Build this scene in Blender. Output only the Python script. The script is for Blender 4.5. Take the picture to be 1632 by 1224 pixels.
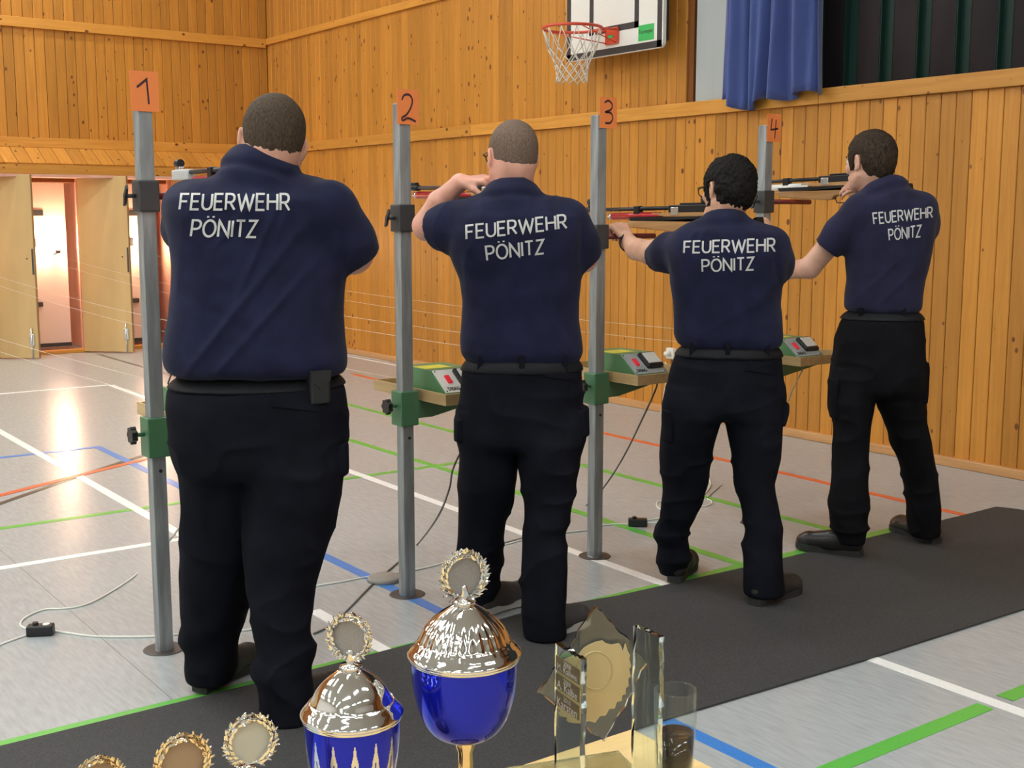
import bpy, bmesh, math, random
import numpy as np
from mathutils import Vector, Matrix
from mathutils.bvhtree import BVHTree
random.seed(7); rng = np.random.default_rng(11)
for o in list(bpy.data.objects): bpy.data.objects.remove(o)
C = bpy.context.scene.collection
R = math.radians
# ------------------------------------------------------------------ camera
FPX, YAW, PITCH, H = 1940.0, R(36.137), R(7.9135), 1.46
cd = bpy.data.cameras.new('camera'); cam = bpy.data.objects.new('camera', cd); C.objects.link(cam)
cd.sensor_width = 36; cd.lens = 36*FPX/1632; cd.clip_start = .05
cam.location = (0, 0, H); cam.rotation_euler = (R(90)-PITCH, 0, -YAW)
bpy.context.scene.camera = cam
# ------------------------------------------------------------------ light and exposure
w = bpy.data.worlds.new('world'); bpy.context.scene.world = w; w.use_nodes = True
w.node_tree.nodes['Background'].inputs[0].default_value = (.02, .03, .05, 1)
w.node_tree.nodes['Background'].inputs[1].default_value = .3
vs = bpy.context.scene.view_settings
vs.view_transform = 'Standard'; vs.look = 'None'; vs.gamma = 1; vs.exposure = 0.0; vs.use_curve_mapping = False
LAMP = 41.5          # ceiling lamps
TARGETLAMP = 300.0    # lamps over the targets

# ------------------------------------------------------------------ picture <-> place
fw = np.array([math.sin(YAW)*math.cos(PITCH), math.cos(YAW)*math.cos(PITCH), -math.sin(PITCH)])
rt = np.array([math.cos(YAW), -math.sin(YAW), 0.]); up = np.cross(rt, fw)
hf = np.array([math.sin(YAW), math.cos(YAW), 0.])
EYE = np.array([0, 0, H])
def ray(x, y): return fw + rt*(x-816)/FPX - up*(y-612)/FPX
def P(x, y, h):
    d = ray(x, y); return EYE + d*(h/(d@hf))
def PP(x, y, ax, val):
    d = ray(x, y); return EYE + d*((val-EYE[ax])/d[ax])
def F(x, y, z=0): return PP(x, y, 2, z)
def S(y, h): return h/(ray(816, y)@hf)/FPX      # metres per pixel

# ------------------------------------------------------------------ materials
def mat(name, col, rough=.5, metal=0, **kw):
    m = bpy.data.materials.new(name); m.use_nodes = True
    b = m.node_tree.nodes['Principled BSDF']
    b.inputs['Base Color'].default_value = (*col, 1); b.inputs['Roughness'].default_value = rough; b.inputs['Metallic'].default_value = metal
    for k, v in kw.items(): b.inputs[k.replace('_', ' ')].default_value = v
    return m
def nodes(m): return m.node_tree.nodes, m.node_tree.links, m.node_tree.nodes['Principled BSDF']
def add_noise(m, scale, c1, c2, stretch=(1, 1, 1), bump=0, detail=4, lo=.3, hi=.7, bscale=None, coord='Object', dist=.01):
    N, L, b = nodes(m)
    tc = N.new('ShaderNodeTexCoord'); mp = N.new('ShaderNodeMapping'); mp.inputs['Scale'].default_value = stretch
    L.new(tc.outputs[coord], mp.inputs[0])
    n = N.new('ShaderNodeTexNoise'); n.inputs['Scale'].default_value = scale; n.inputs['Detail'].default_value = detail
    L.new(mp.outputs[0], n.inputs['Vector'])
    r = N.new('ShaderNodeValToRGB'); r.color_ramp.elements[0].position = lo; r.color_ramp.elements[1].position = hi
    r.color_ramp.elements[0].color = (*c1, 1); r.color_ramp.elements[1].color = (*c2, 1)
    L.new(n.outputs[0], r.inputs[0]); L.new(r.outputs[0], b.inputs['Base Color'])
    if bump:
        n2 = N.new('ShaderNodeTexNoise'); n2.inputs['Scale'].default_value = bscale or scale; n2.inputs['Detail'].default_value = 3
        L.new(mp.outputs[0], n2.inputs['Vector'])
        bp = N.new('ShaderNodeBump'); bp.inputs['Strength'].default_value = bump; bp.inputs['Distance'].default_value = dist
        L.new(n2.outputs[0], bp.inputs['Height']); L.new(bp.outputs[0], b.inputs['Normal'])
    return m
def wood(name, base, dark, light, knots=True, rough=.42, long=2, kn=(.17, .05, .012)):
    """varnished softwood: grain along axis `long`, random tone per board, scattered knots"""
    m = mat(name, base, rough); N, L, b = nodes(m)
    tc = N.new('ShaderNodeTexCoord'); oi = N.new('ShaderNodeObjectInfo')
    off = N.new('ShaderNodeVectorMath'); off.operation = 'SCALE'; off.inputs[0].default_value = (37, 53, 71)
    L.new(oi.outputs['Random'], off.inputs['Scale'])
    ad = N.new('ShaderNodeVectorMath'); ad.operation = 'ADD'; L.new(tc.outputs['Object'], ad.inputs[0]); L.new(off.outputs[0], ad.inputs[1])
    mp = N.new('ShaderNodeMapping'); s = [40, 40, 40]; s[long] = 2.2; mp.inputs['Scale'].default_value = s; L.new(ad.outputs[0], mp.inputs[0])
    n = N.new('ShaderNodeTexNoise'); n.inputs['Scale'].default_value = 1; n.inputs['Detail'].default_value = 5; n.inputs['Distortion'].default_value = .8
    L.new(mp.outputs[0], n.inputs['Vector'])
    r = N.new('ShaderNodeValToRGB'); r.color_ramp.elements[0].position = .3; r.color_ramp.elements[1].position = .7
    r.color_ramp.elements[0].color = (*dark, 1); r.color_ramp.elements[1].color = (*light, 1); L.new(n.outputs[0], r.inputs[0])
    hs = N.new('ShaderNodeHueSaturation'); mr = N.new('ShaderNodeMapRange'); mr.inputs['To Min'].default_value = .84; mr.inputs['To Max'].default_value = 1.14
    L.new(oi.outputs['Random'], mr.inputs[0]); L.new(mr.outputs[0], hs.inputs['Value']); L.new(r.outputs[0], hs.inputs['Color'])
    out = hs.outputs[0]
    if knots:
        mk = N.new('ShaderNodeMapping'); s = [13, 13, 13]; s[long] = 8.5; mk.inputs['Scale'].default_value = s; L.new(ad.outputs[0], mk.inputs[0])
        v = N.new('ShaderNodeTexVoronoi'); v.inputs['Scale'].default_value = 1; L.new(mk.outputs[0], v.inputs['Vector'])
        sp = N.new('ShaderNodeSeparateColor'); L.new(v.outputs['Color'], sp.inputs[0])
        th = N.new('ShaderNodeMapRange'); th.inputs['From Min'].default_value = .12; th.inputs['From Max'].default_value = 1; th.inputs['To Min'].default_value = 0; th.inputs['To Max'].default_value = .20
        L.new(sp.outputs[0], th.inputs[0])
        dv = N.new('ShaderNodeMath'); dv.operation = 'SUBTRACT'; L.new(th.outputs[0], dv.inputs[0]); L.new(v.outputs['Distance'], dv.inputs[1])
        ms = N.new('ShaderNodeMapRange'); ms.inputs['From Min'].default_value = -.02; ms.inputs['From Max'].default_value = .03; L.new(dv.outputs[0], ms.inputs[0])
        mx = N.new('ShaderNodeMix'); mx.data_type = 'RGBA'; L.new(ms.outputs[0], mx.inputs['Factor']); L.new(out, mx.inputs['A']); mx.inputs['B'].default_value = (*kn, 1)
        out = mx.outputs['Result']
    L.new(out, b.inputs['Base Color'])
    return m
M = {}
M['board'] = wood('spruce_board', (.62, .30, .08), (.49, .196, .024), (.60, .256, .036))
M['board_x'] = wood('spruce_board_diagonal', (.62, .30, .08), (.53, .22, .034), (.68, .31, .060), long=2)
M['beam_y'] = wood('spruce_beam', (.6, .3, .08), (.55, .235, .034), (.67, .31, .055), long=1)
M['beam_x'] = wood('spruce_beam_across', (.6, .3, .08), (.55, .235, .034), (.67, .31, .055), long=0)
M['groove'] = mat('dark_groove', (.20, .062, .006), .8)
M['skirt'] = wood('skirting_wood', (.5, .25, .1), (.48, .24, .09), (.6, .32, .13), knots=False, long=1)
M['ply'] = add_noise(mat('plywood', (.6, .42, .2), .5), 2.5, (.50, .33, .13), (.62, .43, .19), (1.5, 1.5, .35), detail=6)
M['plyedge'] = mat('plywood_edge', (.42, .27, .12), .6)
M['closetpink'] = add_noise(mat('closet_lamp_tinted', (.6, .3, .2), .6), 3, (.62, .32, .24), (.76, .44, .34), (2, 2, .4))  # pinkish lamp light inside the closets is put into this wall colour
M['closetwhite'] = mat('closet_white_panel', (.86, .74, .66), .45)
M['white'] = mat('white_paint', (.8, .78, .72), .45)
M['plaster'] = add_noise(mat('white_plaster', (.7, .68, .62), .8), 3, (.66, .63, .57), (.74, .71, .65))
M['ceil'] = mat('ceiling_panel', (.62, .58, .5), .8)
M['darkm'] = mat('black_metal', (.018, .018, .02), .35, .3)
M['black'] = mat('black_plastic', (.012, .012, .013), .4)
M['grime'] = mat('dark_clamp_metal', (.075, .075, .078), .5, .5)
M['galv'] = add_noise(mat('galvanised_steel', (.35, .37, .38), .48, .45), 9, (.23, .245, .25), (.42, .445, .45), (4, 4, .5), detail=8, bump=.1, bscale=60)
M['greenp'] = mat('green_enamel', (.075, .20, .095), .35, .1)
M['greenbox'] = mat('green_box_enamel', (.095, .24, .10), .4)
M['yellow'] = mat('yellow_label', (.68, .62, .06), .5)
M['orange'] = mat('orange_card', (.86, .24, .06), .7)
M['ink'] = mat('marker_ink', (.05, .012, .02), .6)
M['rodred'] = mat('red_brown_rod', (.22, .028, .018), .4)
M['cyl_red'] = mat('red_cylinder', (.45, .02, .025), .3, .3)
M['silver'] = mat('silver_metal', (.72, .72, .72), .25, .9)
M['muzzle'] = mat('bright_alloy', (.62, .64, .64), .4, .3)
M['chrome'] = mat('chrome', (.80, .79, .77), .06, 1)
M['goldrim'] = mat('pale_gold', (.84, .68, .45), .12, 1)
M['goldleaf'] = mat('gold_film', (.54, .44, .24), .42, .3)
M['bluecup'] = mat('blue_lacquer', (.018, .03, .62), .09, .75)
M['disc'] = add_noise(mat('brushed_disc', (.5, .48, .46), .55, .3), 900, (.24, .225, .215), (.34, .32, .31), (1, 1, 1))
M['disc_gold'] = mat('bronze_disc', (.36, .25, .16), .5, .3)
M['disc_pale'] = mat('pale_disc', (.50, .49, .42), .5, .2)
M['medalgold'] = mat('medal_gold_rim', (.80, .70, .55), .12, 1)
M['glass'] = bpy.data.materials.new('thin_clear_glass'); M['glass'].use_nodes = True
N, L, b = nodes(M['glass']); N.remove(b); tr_ = N.new('ShaderNodeBsdfTransparent'); tr_.inputs[0].default_value = (.96, .98, .97, 1); gl_ = N.new('ShaderNodeBsdfGlossy'); gl_.inputs['Roughness'].default_value = .03
lw_ = N.new('ShaderNodeLayerWeight'); pw_ = N.new('ShaderNodeMath'); pw_.operation = 'POWER'; pw_.inputs[1].default_value = 4; L.new(lw_.outputs['Facing'], pw_.inputs[0]); fr_ = N.new('ShaderNodeMapRange'); fr_.inputs['To Min'].default_value = .035; fr_.inputs['To Max'].default_value = .55; L.new(pw_.outputs[0], fr_.inputs[0]); mx_ = N.new('ShaderNodeMixShader'); L.new(fr_.outputs[0], mx_.inputs[0]); L.new(tr_.outputs[0], mx_.inputs[1]); L.new(gl_.outputs[0], mx_.inputs[2]); L.new(mx_.outputs[0], N['Material Output'].inputs[0])
M['glassg'] = mat('green_edge_glass', (.88, .97, .93), .03, 0, Transmission_Weight=1.0, IOR=1.5)
M['cola'] = mat('dark_cola', (.016, .006, .005), .05)
M['table'] = wood('birch_veneer', (.7, .5, .22), (.66, .46, .19), (.76, .55, .26), knots=False, rough=.35, long=0)
M['traywood'] = wood('tray_wood', (.5, .33, .15), (.44, .29, .13), (.56, .38, .18), knots=False, long=1)
M['stock'] = wood('walnut_stock', (.4, .2, .08), (.34, .17, .06), (.52, .29, .12), knots=False, long=1, rough=.35)
M['shirt'] = add_noise(mat('navy_jersey', (.02, .024, .06), .85, 0, Sheen_Weight=.06, Specular_IOR_Level=.12), 14, (.0095, .0106, .029), (.0152, .0168, .048), bump=.25, bscale=900, dist=.002)
M['shirt4'] = add_noise(mat('faded_navy_jersey', (.03, .03, .07), .88, 0, Sheen_Weight=.08, Specular_IOR_Level=.12), 14, (.0150, .0148, .036), (.0235, .0225, .056), bump=.25, bscale=900, dist=.002)
M['pants'] = add_noise(mat('black_navy_twill', (.01, .011, .018), .9, 0, Specular_IOR_Level=.10), 10, (.0052, .0056, .0092), (.0092, .0098, .0160), bump=.2, bscale=700, dist=.002)
M['pants4'] = add_noise(mat('black_twill', (.01, .01, .012), .9, 0, Specular_IOR_Level=.10), 10, (.0050, .0048, .0062), (.0088, .0084, .0105), bump=.2, bscale=700, dist=.002)
M['leather'] = mat('black_leather', (.012, .012, .013), .38)
M['belt'] = mat('woven_belt', (.010, .010, .012), .6, 0, Specular_IOR_Level=.15)
M['shoe'] = mat('black_shoe_leather', (.016, .014, .014), .3)
M['shoedull'] = mat('dull_black_shoe', (.018, .017, .016), .6)
M['shoegrey'] = mat('dark_grey_shoe', (.045, .042, .042), .7)
M['sole'] = mat('rubber_sole', (.02, .02, .02), .7)
M['solewhite'] = mat('pale_sole', (.4, .4, .38), .7)
M['lace'] = mat('neon_lace', (.6, .75, .05), .6)
M['print'] = mat('grey_white_print', (.56, .55, .52), .55)
def skin(name, c):
    return add_noise(mat(name, c, .5, 0, Subsurface_Weight=.12, Subsurface_Radius=(.012, .005, .003), Subsurface_Scale=1.0), 18, tuple(v*.86 for v in c), tuple(min(1, v*1.1) for v in c), bump=.08, bscale=300, dist=.002)
M['skin1'] = skin('skin_warm', (.66, .34, .24)); M['skin2'] = skin('skin_ruddy', (.74, .37, .27)); M['skin3'] = skin('skin_tan', (.66, .36, .24)); M['skin4'] = skin('skin_pale', (.68, .38, .27))
def hairmat(name, a, b, s=260):
    return add_noise(mat(name, a, .7, 0, Specular_IOR_Level=.15), s, a, b, (1, 1, .35), bump=.5, bscale=s*1.6, dist=.004, lo=.35, hi=.65)
M['hair1'] = hairmat('cropped_brown_hair', (.040, .027, .017), (.085, .058, .037)); M['hair2'] = hairmat('shaved_greying_hair', (.12, .078, .055), (.20, .140, .104), 320)
M['hair3'] = hairmat('black_hair', (.004, .0035, .003), (.012, .009, .008), 120); M['hair4'] = hairmat('dark_brown_hair', (.018, .012, .008), (.055, .035, .022), 150)
M['eye'] = mat('eye_white', (.8, .78, .75), .2); M['iris'] = mat('iris', (.06, .045, .03), .2)
M['brow'] = mat('eyebrow_hair', (.05, .03, .02), .8); M['lip'] = mat('lip', (.45, .14, .11), .5)
M['mat'] = add_noise(mat('rubber_mat', (.03, .03, .032), .8), 160, (.028, .027, .027), (.058, .056, .055), bump=.3, bscale=400, dist=.002, detail=6)
M['net'] = mat('white_net', (.78, .74, .66), .8); M['hoop'] = mat('red_hoop', (.70, .08, .035), .35)
M['bbwhite'] = mat('backboard_white', (.84, .81, .74), .4); M['bbblack'] = mat('backboard_black', (.035, .03, .03), .5); M['bbgreen'] = mat('green_sticker', (.04, .48, .10), .5)
M['post'] = add_noise(mat('pale_grey_post', (.42, .45, .44), .5), 6, (.39, .42, .41), (.45, .48, .47), (1, 1, .1))
M['curtain'] = add_noise(mat('blue_curtain', (.05, .08, .27), .75, 0, Sheen_Weight=.4), 6, (.042, .070, .24), (.06, .095, .30), (1, 1, .3))
M['pane'] = add_noise(mat('dark_channel_glass', (.022, .018, .022), .35, 0, Specular_IOR_Level=.12), 3, (.012, .010, .012), (.030, .022, .022), (1, 1, .3)); M['paneedge'] = mat('green_glass_edge', (.010, .030, .024), .3, 0, Specular_IOR_Level=.2)
M['cablew'] = mat('white_cable', (.8, .79, .72), .5); M['cableg'] = mat('grey_cable', (.16, .15, .14), .5)
M['cablep'] = mat('pale_grey_cable', (.45, .42, .36), .5)
M['cord'] = mat('pale_cord', (.8, .72, .6), .5)
M['hole'] = mat('socket_rim', (.09, .08, .075), .5, .4)
M['capdisc'] = mat('floor_socket_cover', (.30, .28, .25), .5)
M['switchred'] = mat('red_switch', (.6, .01, .03), .3, 0, Emission_Color=(1, .05, .08, 1), Emission_Strength=.25)
def line_mat(n, c): return add_noise(mat(n, c, .3), 25, tuple(v*.85 for v in c), c, (4, 4, 4), lo=.2, hi=.5)
M['l_white'] = line_mat('white_line', (.97, .96, .93)); M['l_green'] = line_mat('green_line', (.13, .50, .08)); M['l_red'] = line_mat('red_line', (.80, .15, .06))
M['l_blue'] = line_mat('blue_line', (.06, .24, .66)); M['l_black'] = line_mat('black_line', (.07, .065, .06))
# floor linoleum: streaky grey, faint sheet seams every two metres
m = mat('linoleum', (.36, .33, .3), .24); N, L, b = nodes(m)
tc = N.new('ShaderNodeTexCoord'); mp = N.new('ShaderNodeMapping'); mp.inputs['Scale'].default_value = (75, 11, 1); mp.inputs['Rotation'].default_value = (0, 0, R(6)); L.new(tc.outputs['Object'], mp.inputs[0])
n1 = N.new('ShaderNodeTexNoise'); n1.inputs['Scale'].default_value = 1; n1.inputs['Detail'].default_value = 7; L.new(mp.outputs[0], n1.inputs['Vector'])
r = N.new('ShaderNodeValToRGB'); r.color_ramp.elements[0].position = .33; r.color_ramp.elements[1].position = .68
r.color_ramp.elements[0].color = (.395, .412, .412, 1); r.color_ramp.elements[1].color = (.465, .484, .486, 1); L.new(n1.outputs[0], r.inputs[0])
sx = N.new('ShaderNodeSeparateXYZ'); L.new(tc.outputs['Object'], sx.inputs[0])
a1 = N.new('ShaderNodeMath'); a1.operation = 'ADD'; a1.inputs[1].default_value = .75; L.new(sx.outputs[0], a1.inputs[0])
pm = N.new('ShaderNodeMath'); pm.operation = 'PINGPONG'; pm.inputs[1].default_value = 1.0; L.new(a1.outputs[0], pm.inputs[0])
sm = N.new('ShaderNodeMath'); sm.operation = 'LESS_THAN'; sm.inputs[1].default_value = .0016; L.new(pm.outputs[0], sm.inputs[0])
mx = N.new('ShaderNodeMix'); mx.data_type = 'RGBA'; L.new(sm.outputs[0], mx.inputs['Factor']); L.new(r.outputs[0], mx.inputs['A']); mx.inputs['B'].default_value = (.26, .25, .235, 1)
L.new(mx.outputs['Result'], b.inputs['Base Color'])
n3 = N.new('ShaderNodeTexNoise'); n3.inputs['Scale'].default_value = 3; n3.inputs['Detail'].default_value = 4; L.new(tc.outputs['Object'], n3.inputs['Vector'])
mr = N.new('ShaderNodeMapRange'); mr.inputs['To Min'].default_value = .23; mr.inputs['To Max'].default_value = .27; L.new(n3.outputs[0], mr.inputs[0]); L.new(mr.outputs[0], b.inputs['Roughness'])
M['floor'] = m
def emis(name, col, s):
    m = bpy.data.materials.new(name); m.use_nodes = True; b = m.node_tree.nodes['Principled BSDF']
    b.inputs['Base Color'].default_value = (.8, .8, .8, 1); b.inputs['Emission Color'].default_value = (*col, 1); b.inputs['Emission Strength'].default_value = s; return m
M['lamp'] = emis('lamp_tube', (.93, .985, 1.0), LAMP); M['tlamp'] = emis('target_lamp_bulb', (1, .70, .45), TARGETLAMP)

# ------------------------------------------------------------------ mesh helpers
def link(name, me, m=None, parent=None, smooth=False, loc=None):
    o = bpy.data.objects.new(name, me); C.objects.link(o)
    if m is not None and not me.materials: me.materials.append(M[m] if isinstance(m, str) else m)
    if parent is not None: o.parent = parent; o.matrix_parent_inverse = parent.matrix_basis.inverted() if parent.type == 'EMPTY' and (parent.location.length or any(parent.rotation_euler)) else Matrix()
    if smooth and len(me.polygons): me.polygons.foreach_set('use_smooth', [True]*len(me.polygons))
    if loc is not None: o.location = loc
    return o
def tag(o, label=None, cat=None, group=None, kind=None):
    if label: o['label'] = label
    if cat: o['category'] = cat
    if group: o['group'] = group
    if kind: o['kind'] = kind
    return o
def empty(name, loc=(0, 0, 0), rz=0):
    o = bpy.data.objects.new(name, None); C.objects.link(o); o.location = loc; o.rotation_euler = (0, 0, rz); o.empty_display_size = .1; return o
class B:
    """collects shapes (world or local coordinates) into one mesh"""
    def __init__(s): s.v = []; s.f = []; s.mi = []; s.cur = 0; s.sm = []
    def add(s, vs, fs, smooth=False):
        n = len(s.v); s.v += [tuple(map(float, v)) for v in vs]
        for f in fs: s.f.append(tuple(i+n for i in f)); s.mi.append(s.cur); s.sm.append(smooth)
        return s
    def box(s, lo, hi, bev=0, T=None):
        lo, hi = np.minimum(lo, hi), np.maximum(lo, hi)
        if bev <= 0:
            vs = [(x, y, z) for x in (lo[0], hi[0]) for y in (lo[1], hi[1]) for z in (lo[2], hi[2])]
            fs = [(0, 1, 3, 2), (4, 6, 7, 5), (0, 4, 5, 1), (2, 3, 7, 6), (0, 2, 6, 4), (1, 5, 7, 3)]
        else:
            bm = bmesh.new(); bmesh.ops.create_cube(bm, size=1)
            for v in bm.verts: v.co = Vector([(lo[i]+hi[i])/2+v.co[i]*(hi[i]-lo[i]) for i in range(3)])
            bmesh.ops.bevel(bm, geom=list(bm.edges), offset=bev, segments=2, profile=.5, affect='EDGES', clamp_overlap=True)
            bm.verts.index_update(); vs = [tuple(v.co) for v in bm.verts]; fs = [tuple(v.index for v in f.verts) for f in bm.faces]; bm.free()
        if T is not None: vs = [tuple(T @ Vector(v)) for v in vs]
        return s.add(vs, fs)
    def prism(s, pts, lo, hi, axis, T=None):
        """outline pts in the two other axes, swept along axis"""
        n = len(pts); vs = []
        for t in (lo, hi):
            for a, b_ in pts:
                c = [a, b_]; c.insert(axis, t); vs.append(tuple(c))
        fs = [tuple(range(n))[::-1], tuple(range(n, 2*n))]+[(i, (i+1) % n, n+(i+1) % n, n+i) for i in range(n)]
        if T is not None: vs = [tuple(T @ Vector(v)) for v in vs]
        return s.add(vs, fs)
    def tube(s, pts, r, n=10, closed=False, cap=True):
        pts = [Vector(p) for p in pts]; m = len(pts); rs = r if hasattr(r, '__len__') else [r]*m
        vs = []; prev = None
        for i, p in enumerate(pts):
            if closed: t = pts[(i+1) % m]-pts[i-1]
            else: t = pts[min(i+1, m-1)]-pts[max(i-1, 0)]
            if t.length < 1e-9: t = Vector((0, 0, 1))
            t.normalize()
            if prev is None:
                a = Vector((0, 0, 1)) if abs(t.z) < .9 else Vector((1, 0, 0)); u = t.cross(a).normalized()
            else: u = (prev-t*prev.dot(t)).normalized()
            prev = u; v = t.cross(u)
            for k in range(n):
                a = 2*math.pi*k/n; vs.append(p+(u*math.cos(a)+v*math.sin(a))*rs[i])
        fs = []
        for i in range(m if closed else m-1):
            j = (i+1) % m
            for k in range(n): fs.append((i*n+k, i*n+(k+1) % n, j*n+(k+1) % n, j*n+k))
        s.add(vs, fs, True)
        if cap and not closed:
            b0 = len(s.v)-len(vs); s.f.append(tuple(b0+k for k in range(n))[::-1]); s.f.append(tuple(b0+(m-1)*n+k for k in range(n))); s.mi += [s.cur]*2; s.sm += [False]*2
        return s
    def lathe(s, prof, n=48, c=(0, 0, 0), T=None, fn=None, closed=False):
        """prof [(r,z)] around z"""
        vs = []
        for r_, z in prof:
            for k in range(n):
                a = 2*math.pi*k/n; q = fn(r_, z, a) if fn else (r_, z); vs.append((c[0]+q[0]*math.cos(a), c[1]+q[0]*math.sin(a), c[2]+q[1]))
        m = len(prof); fs = [(i*n+k, i*n+(k+1) % n, (i+1) * n+(k+1) % n, (i+1)*n+k) for i in range(m-1) for k in range(n)]
        if closed: fs += [((m-1)*n+k, (m-1)*n+(k+1) % n, (k+1) % n, k) for k in range(n)]
        if T is not None: vs = [tuple(T @ Vector(v)) for v in vs]
        return s.add(vs, fs, True)
    def build(s, name, m, parent=None, loc=None):
        me = bpy.data.meshes.new(name); me.from_pydata(s.v, [], s.f)
        for mm in (m if isinstance(m, (list, tuple)) else [m]): me.materials.append(M[mm])
        me.polygons.foreach_set('material_index', s.mi); me.polygons.foreach_set('use_smooth', s.sm); me.update()
        bm = bmesh.new(); bm.from_mesh(me); bmesh.ops.recalc_face_normals(bm, faces=bm.faces); bm.to_mesh(me); bm.free()
        return link(name, me, None, parent, loc=loc)
def place(o, parent): o.parent = parent; return o

# ------------------------------------------------------------------ signed distance bodies
class Field:
    def __init__(s, lo, hi, vox):
        s.lo = np.array(lo, float); s.vox = vox; s.n = np.ceil((np.array(hi)-s.lo)/vox).astype(int)+1
        s.ax = [(s.lo[i]+np.arange(s.n[i])*vox).astype(np.float32) for i in range(3)]
        s.d = np.full(tuple(s.n), .15, np.float32)
    def sub(s, lo, hi, pad):
        sl = []
        for i in range(3):
            a = int(max(0, math.floor((lo[i]-pad-s.lo[i])/s.vox))); b_ = int(min(s.n[i], math.ceil((hi[i]+pad-s.lo[i])/s.vox)+1)); sl.append(slice(a, max(a, b_)))
        X = s.ax[0][sl[0]][:, None, None]; Y = s.ax[1][sl[1]][None, :, None]; Z = s.ax[2][sl[2]][None, None, :]
        return tuple(sl), X, Y, Z
    def op(s, sl, d2, k, how):
        d1 = s.d[sl]
        if d1.size == 0: return
        if how == 'u':
            if k > 0: h = np.clip(.5+.5*(d2-d1)/k, 0, 1); s.d[sl] = d2*(1-h)+d1*h-k*h*(1-h)
            else: s.d[sl] = np.minimum(d1, d2)
        else:
            k = max(k, 1e-4); h = np.clip(.5-.5*(d2+d1)/k, 0, 1); s.d[sl] = d1*(1-h)+(-d2)*h+k*h*(1-h)
    def rc(s, a, b_, r1, r2, k=.02, how='u', cut=None, cut0=None):
        a = np.array(a, float); b_ = np.array(b_, float); r = max(r1, r2)
        ext = 0
        if cut is not None: ext = .06
        u = (b_-a); Ln = np.linalg.norm(u); u = u/max(Ln, 1e-9); b2 = b_+u*ext
        sl, X, Y, Z = s.sub(np.minimum(a, b2), np.maximum(a, b2), r+k+.012)
        px, py, pz = X-a[0], Y-a[1], Z-a[2]; q = b2-a; t = np.clip((px*q[0]+py*q[1]+pz*q[2])/max(q@q, 1e-9), 0, 1)
        d = np.sqrt((px-q[0]*t)**2+(py-q[1]*t)**2+(pz-q[2]*t)**2)-(r1+(r2-r1)*np.minimum(t*(Ln+ext)/max(Ln, 1e-9), 1.0))
        if cut is not None:
            c = (X-b_[0])*u[0]+(Y-b_[1])*u[1]+(Z-b_[2])*u[2]; d = np.maximum(d, c)
        s.op(sl, d.astype(np.float32), k, how)
    def ell(s, c, rad, Rm=None, k=.02, how='u'):
        rad = np.array(rad, float); m = rad.max(); sl, X, Y, Z = s.sub(np.array(c), np.array(c), m+k+.012)
        p = [X-c[0], Y-c[1], Z-c[2]]
        if Rm is not None: p = [p[0]*Rm[0, i]+p[1]*Rm[1, i]+p[2]*Rm[2, i] for i in range(3)]
        k0 = np.sqrt((p[0]/rad[0])**2+(p[1]/rad[1])**2+(p[2]/rad[2])**2); k1 = np.sqrt((p[0]/rad[0]**2)**2+(p[1]/rad[1]**2)**2+(p[2]/rad[2]**2)**2)+1e-6
        s.op(sl, (k0*(k0-1)/k1).astype(np.float32), k, how)
    def torus(s, c, nrm, Rr, r, k=.01, sx=1.0):
        c = np.array(c, float); nrm = np.array(nrm, float); nrm /= np.linalg.norm(nrm)
        sl, X, Y, Z = s.sub(c, c, Rr+r+k+.012); p = [X-c[0], Y-c[1], Z-c[2]]
        h = p[0]*nrm[0]+p[1]*nrm[1]+p[2]*nrm[2]; q = np.sqrt(np.maximum((p[0]**2+p[1]**2+p[2]**2)-h*h, 0))
        s.op(sl, (np.sqrt((q-Rr)**2+h*h)-r).astype(np.float32), k, 'u')
    def loft(s, secs, ex, k=.02, e=2.3, capk=.01):
        """secs: rows (z,cx,cy,a,b); ex = unit lateral axis (x,y)"""
        secs = np.array(sorted(secs), float); z = secs[:, 0]
        lo = [(secs[:, 1]-secs[:, 3:5].max(1)).min(), (secs[:, 2]-secs[:, 3:5].max(1)).min(), z[0]]; hi = [(secs[:, 1]+secs[:, 3:5].max(1)).max(), (secs[:, 2]+secs[:, 3:5].max(1)).max(), z[-1]]
        sl, X, Y, Z = s.sub(lo, hi, k+.012)
        zz = Z.ravel()
        g = [np.interp(zz, z, secs[:, i]) for i in range(1, 5)]
        ker = max(1, int(.012/s.vox)); kr = np.ones(2*ker+1)/(2*ker+1)
        g = [np.convolve(np.pad(q, ker, 'edge'), kr, 'valid')[None, None, :] for q in g]
        u = (X-g[0])*ex[0]+(Y-g[1])*ex[1]; v = -(X-g[0])*ex[1]+(Y-g[1])*ex[0]
        n = ((np.abs(u)/g[2])**e+(np.abs(v)/g[3])**e)**(1/e)
        d = (n-1)*np.minimum(g[2], g[3]); c = np.maximum(z[0]-Z, Z-z[-1])+0*d
        h = np.clip(.5-.5*(d-c)/capk, 0, 1); d = d*(1-h)+c*h+capk*h*(1-h)
        s.op(sl, d.astype(np.float32), k, 'u')
    def mesh(s, d=None, off=0.0, smooth=2):
        D = (s.d if d is None else d)-off
        ins = D < 0
        if not ins.any(): raise ValueError('empty')
        idx = np.argwhere(ins); lo = np.maximum(idx.min(0)-2, 0); hi = np.minimum(idx.max(0)+3, np.array(D.shape))
        D = D[lo[0]:hi[0], lo[1]:hi[1], lo[2]:hi[2]].copy()
        D[[0, -1]] = np.maximum(D[[0, -1]], .001); D[:, [0, -1]] = np.maximum(D[:, [0, -1]], .001); D[:, :, [0, -1]] = np.maximum(D[:, :, [0, -1]], .001)
        ins = D < 0; org = s.lo+lo*s.vox
        cnt = np.zeros(tuple(np.array(D.shape)-1), np.uint8)
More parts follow.
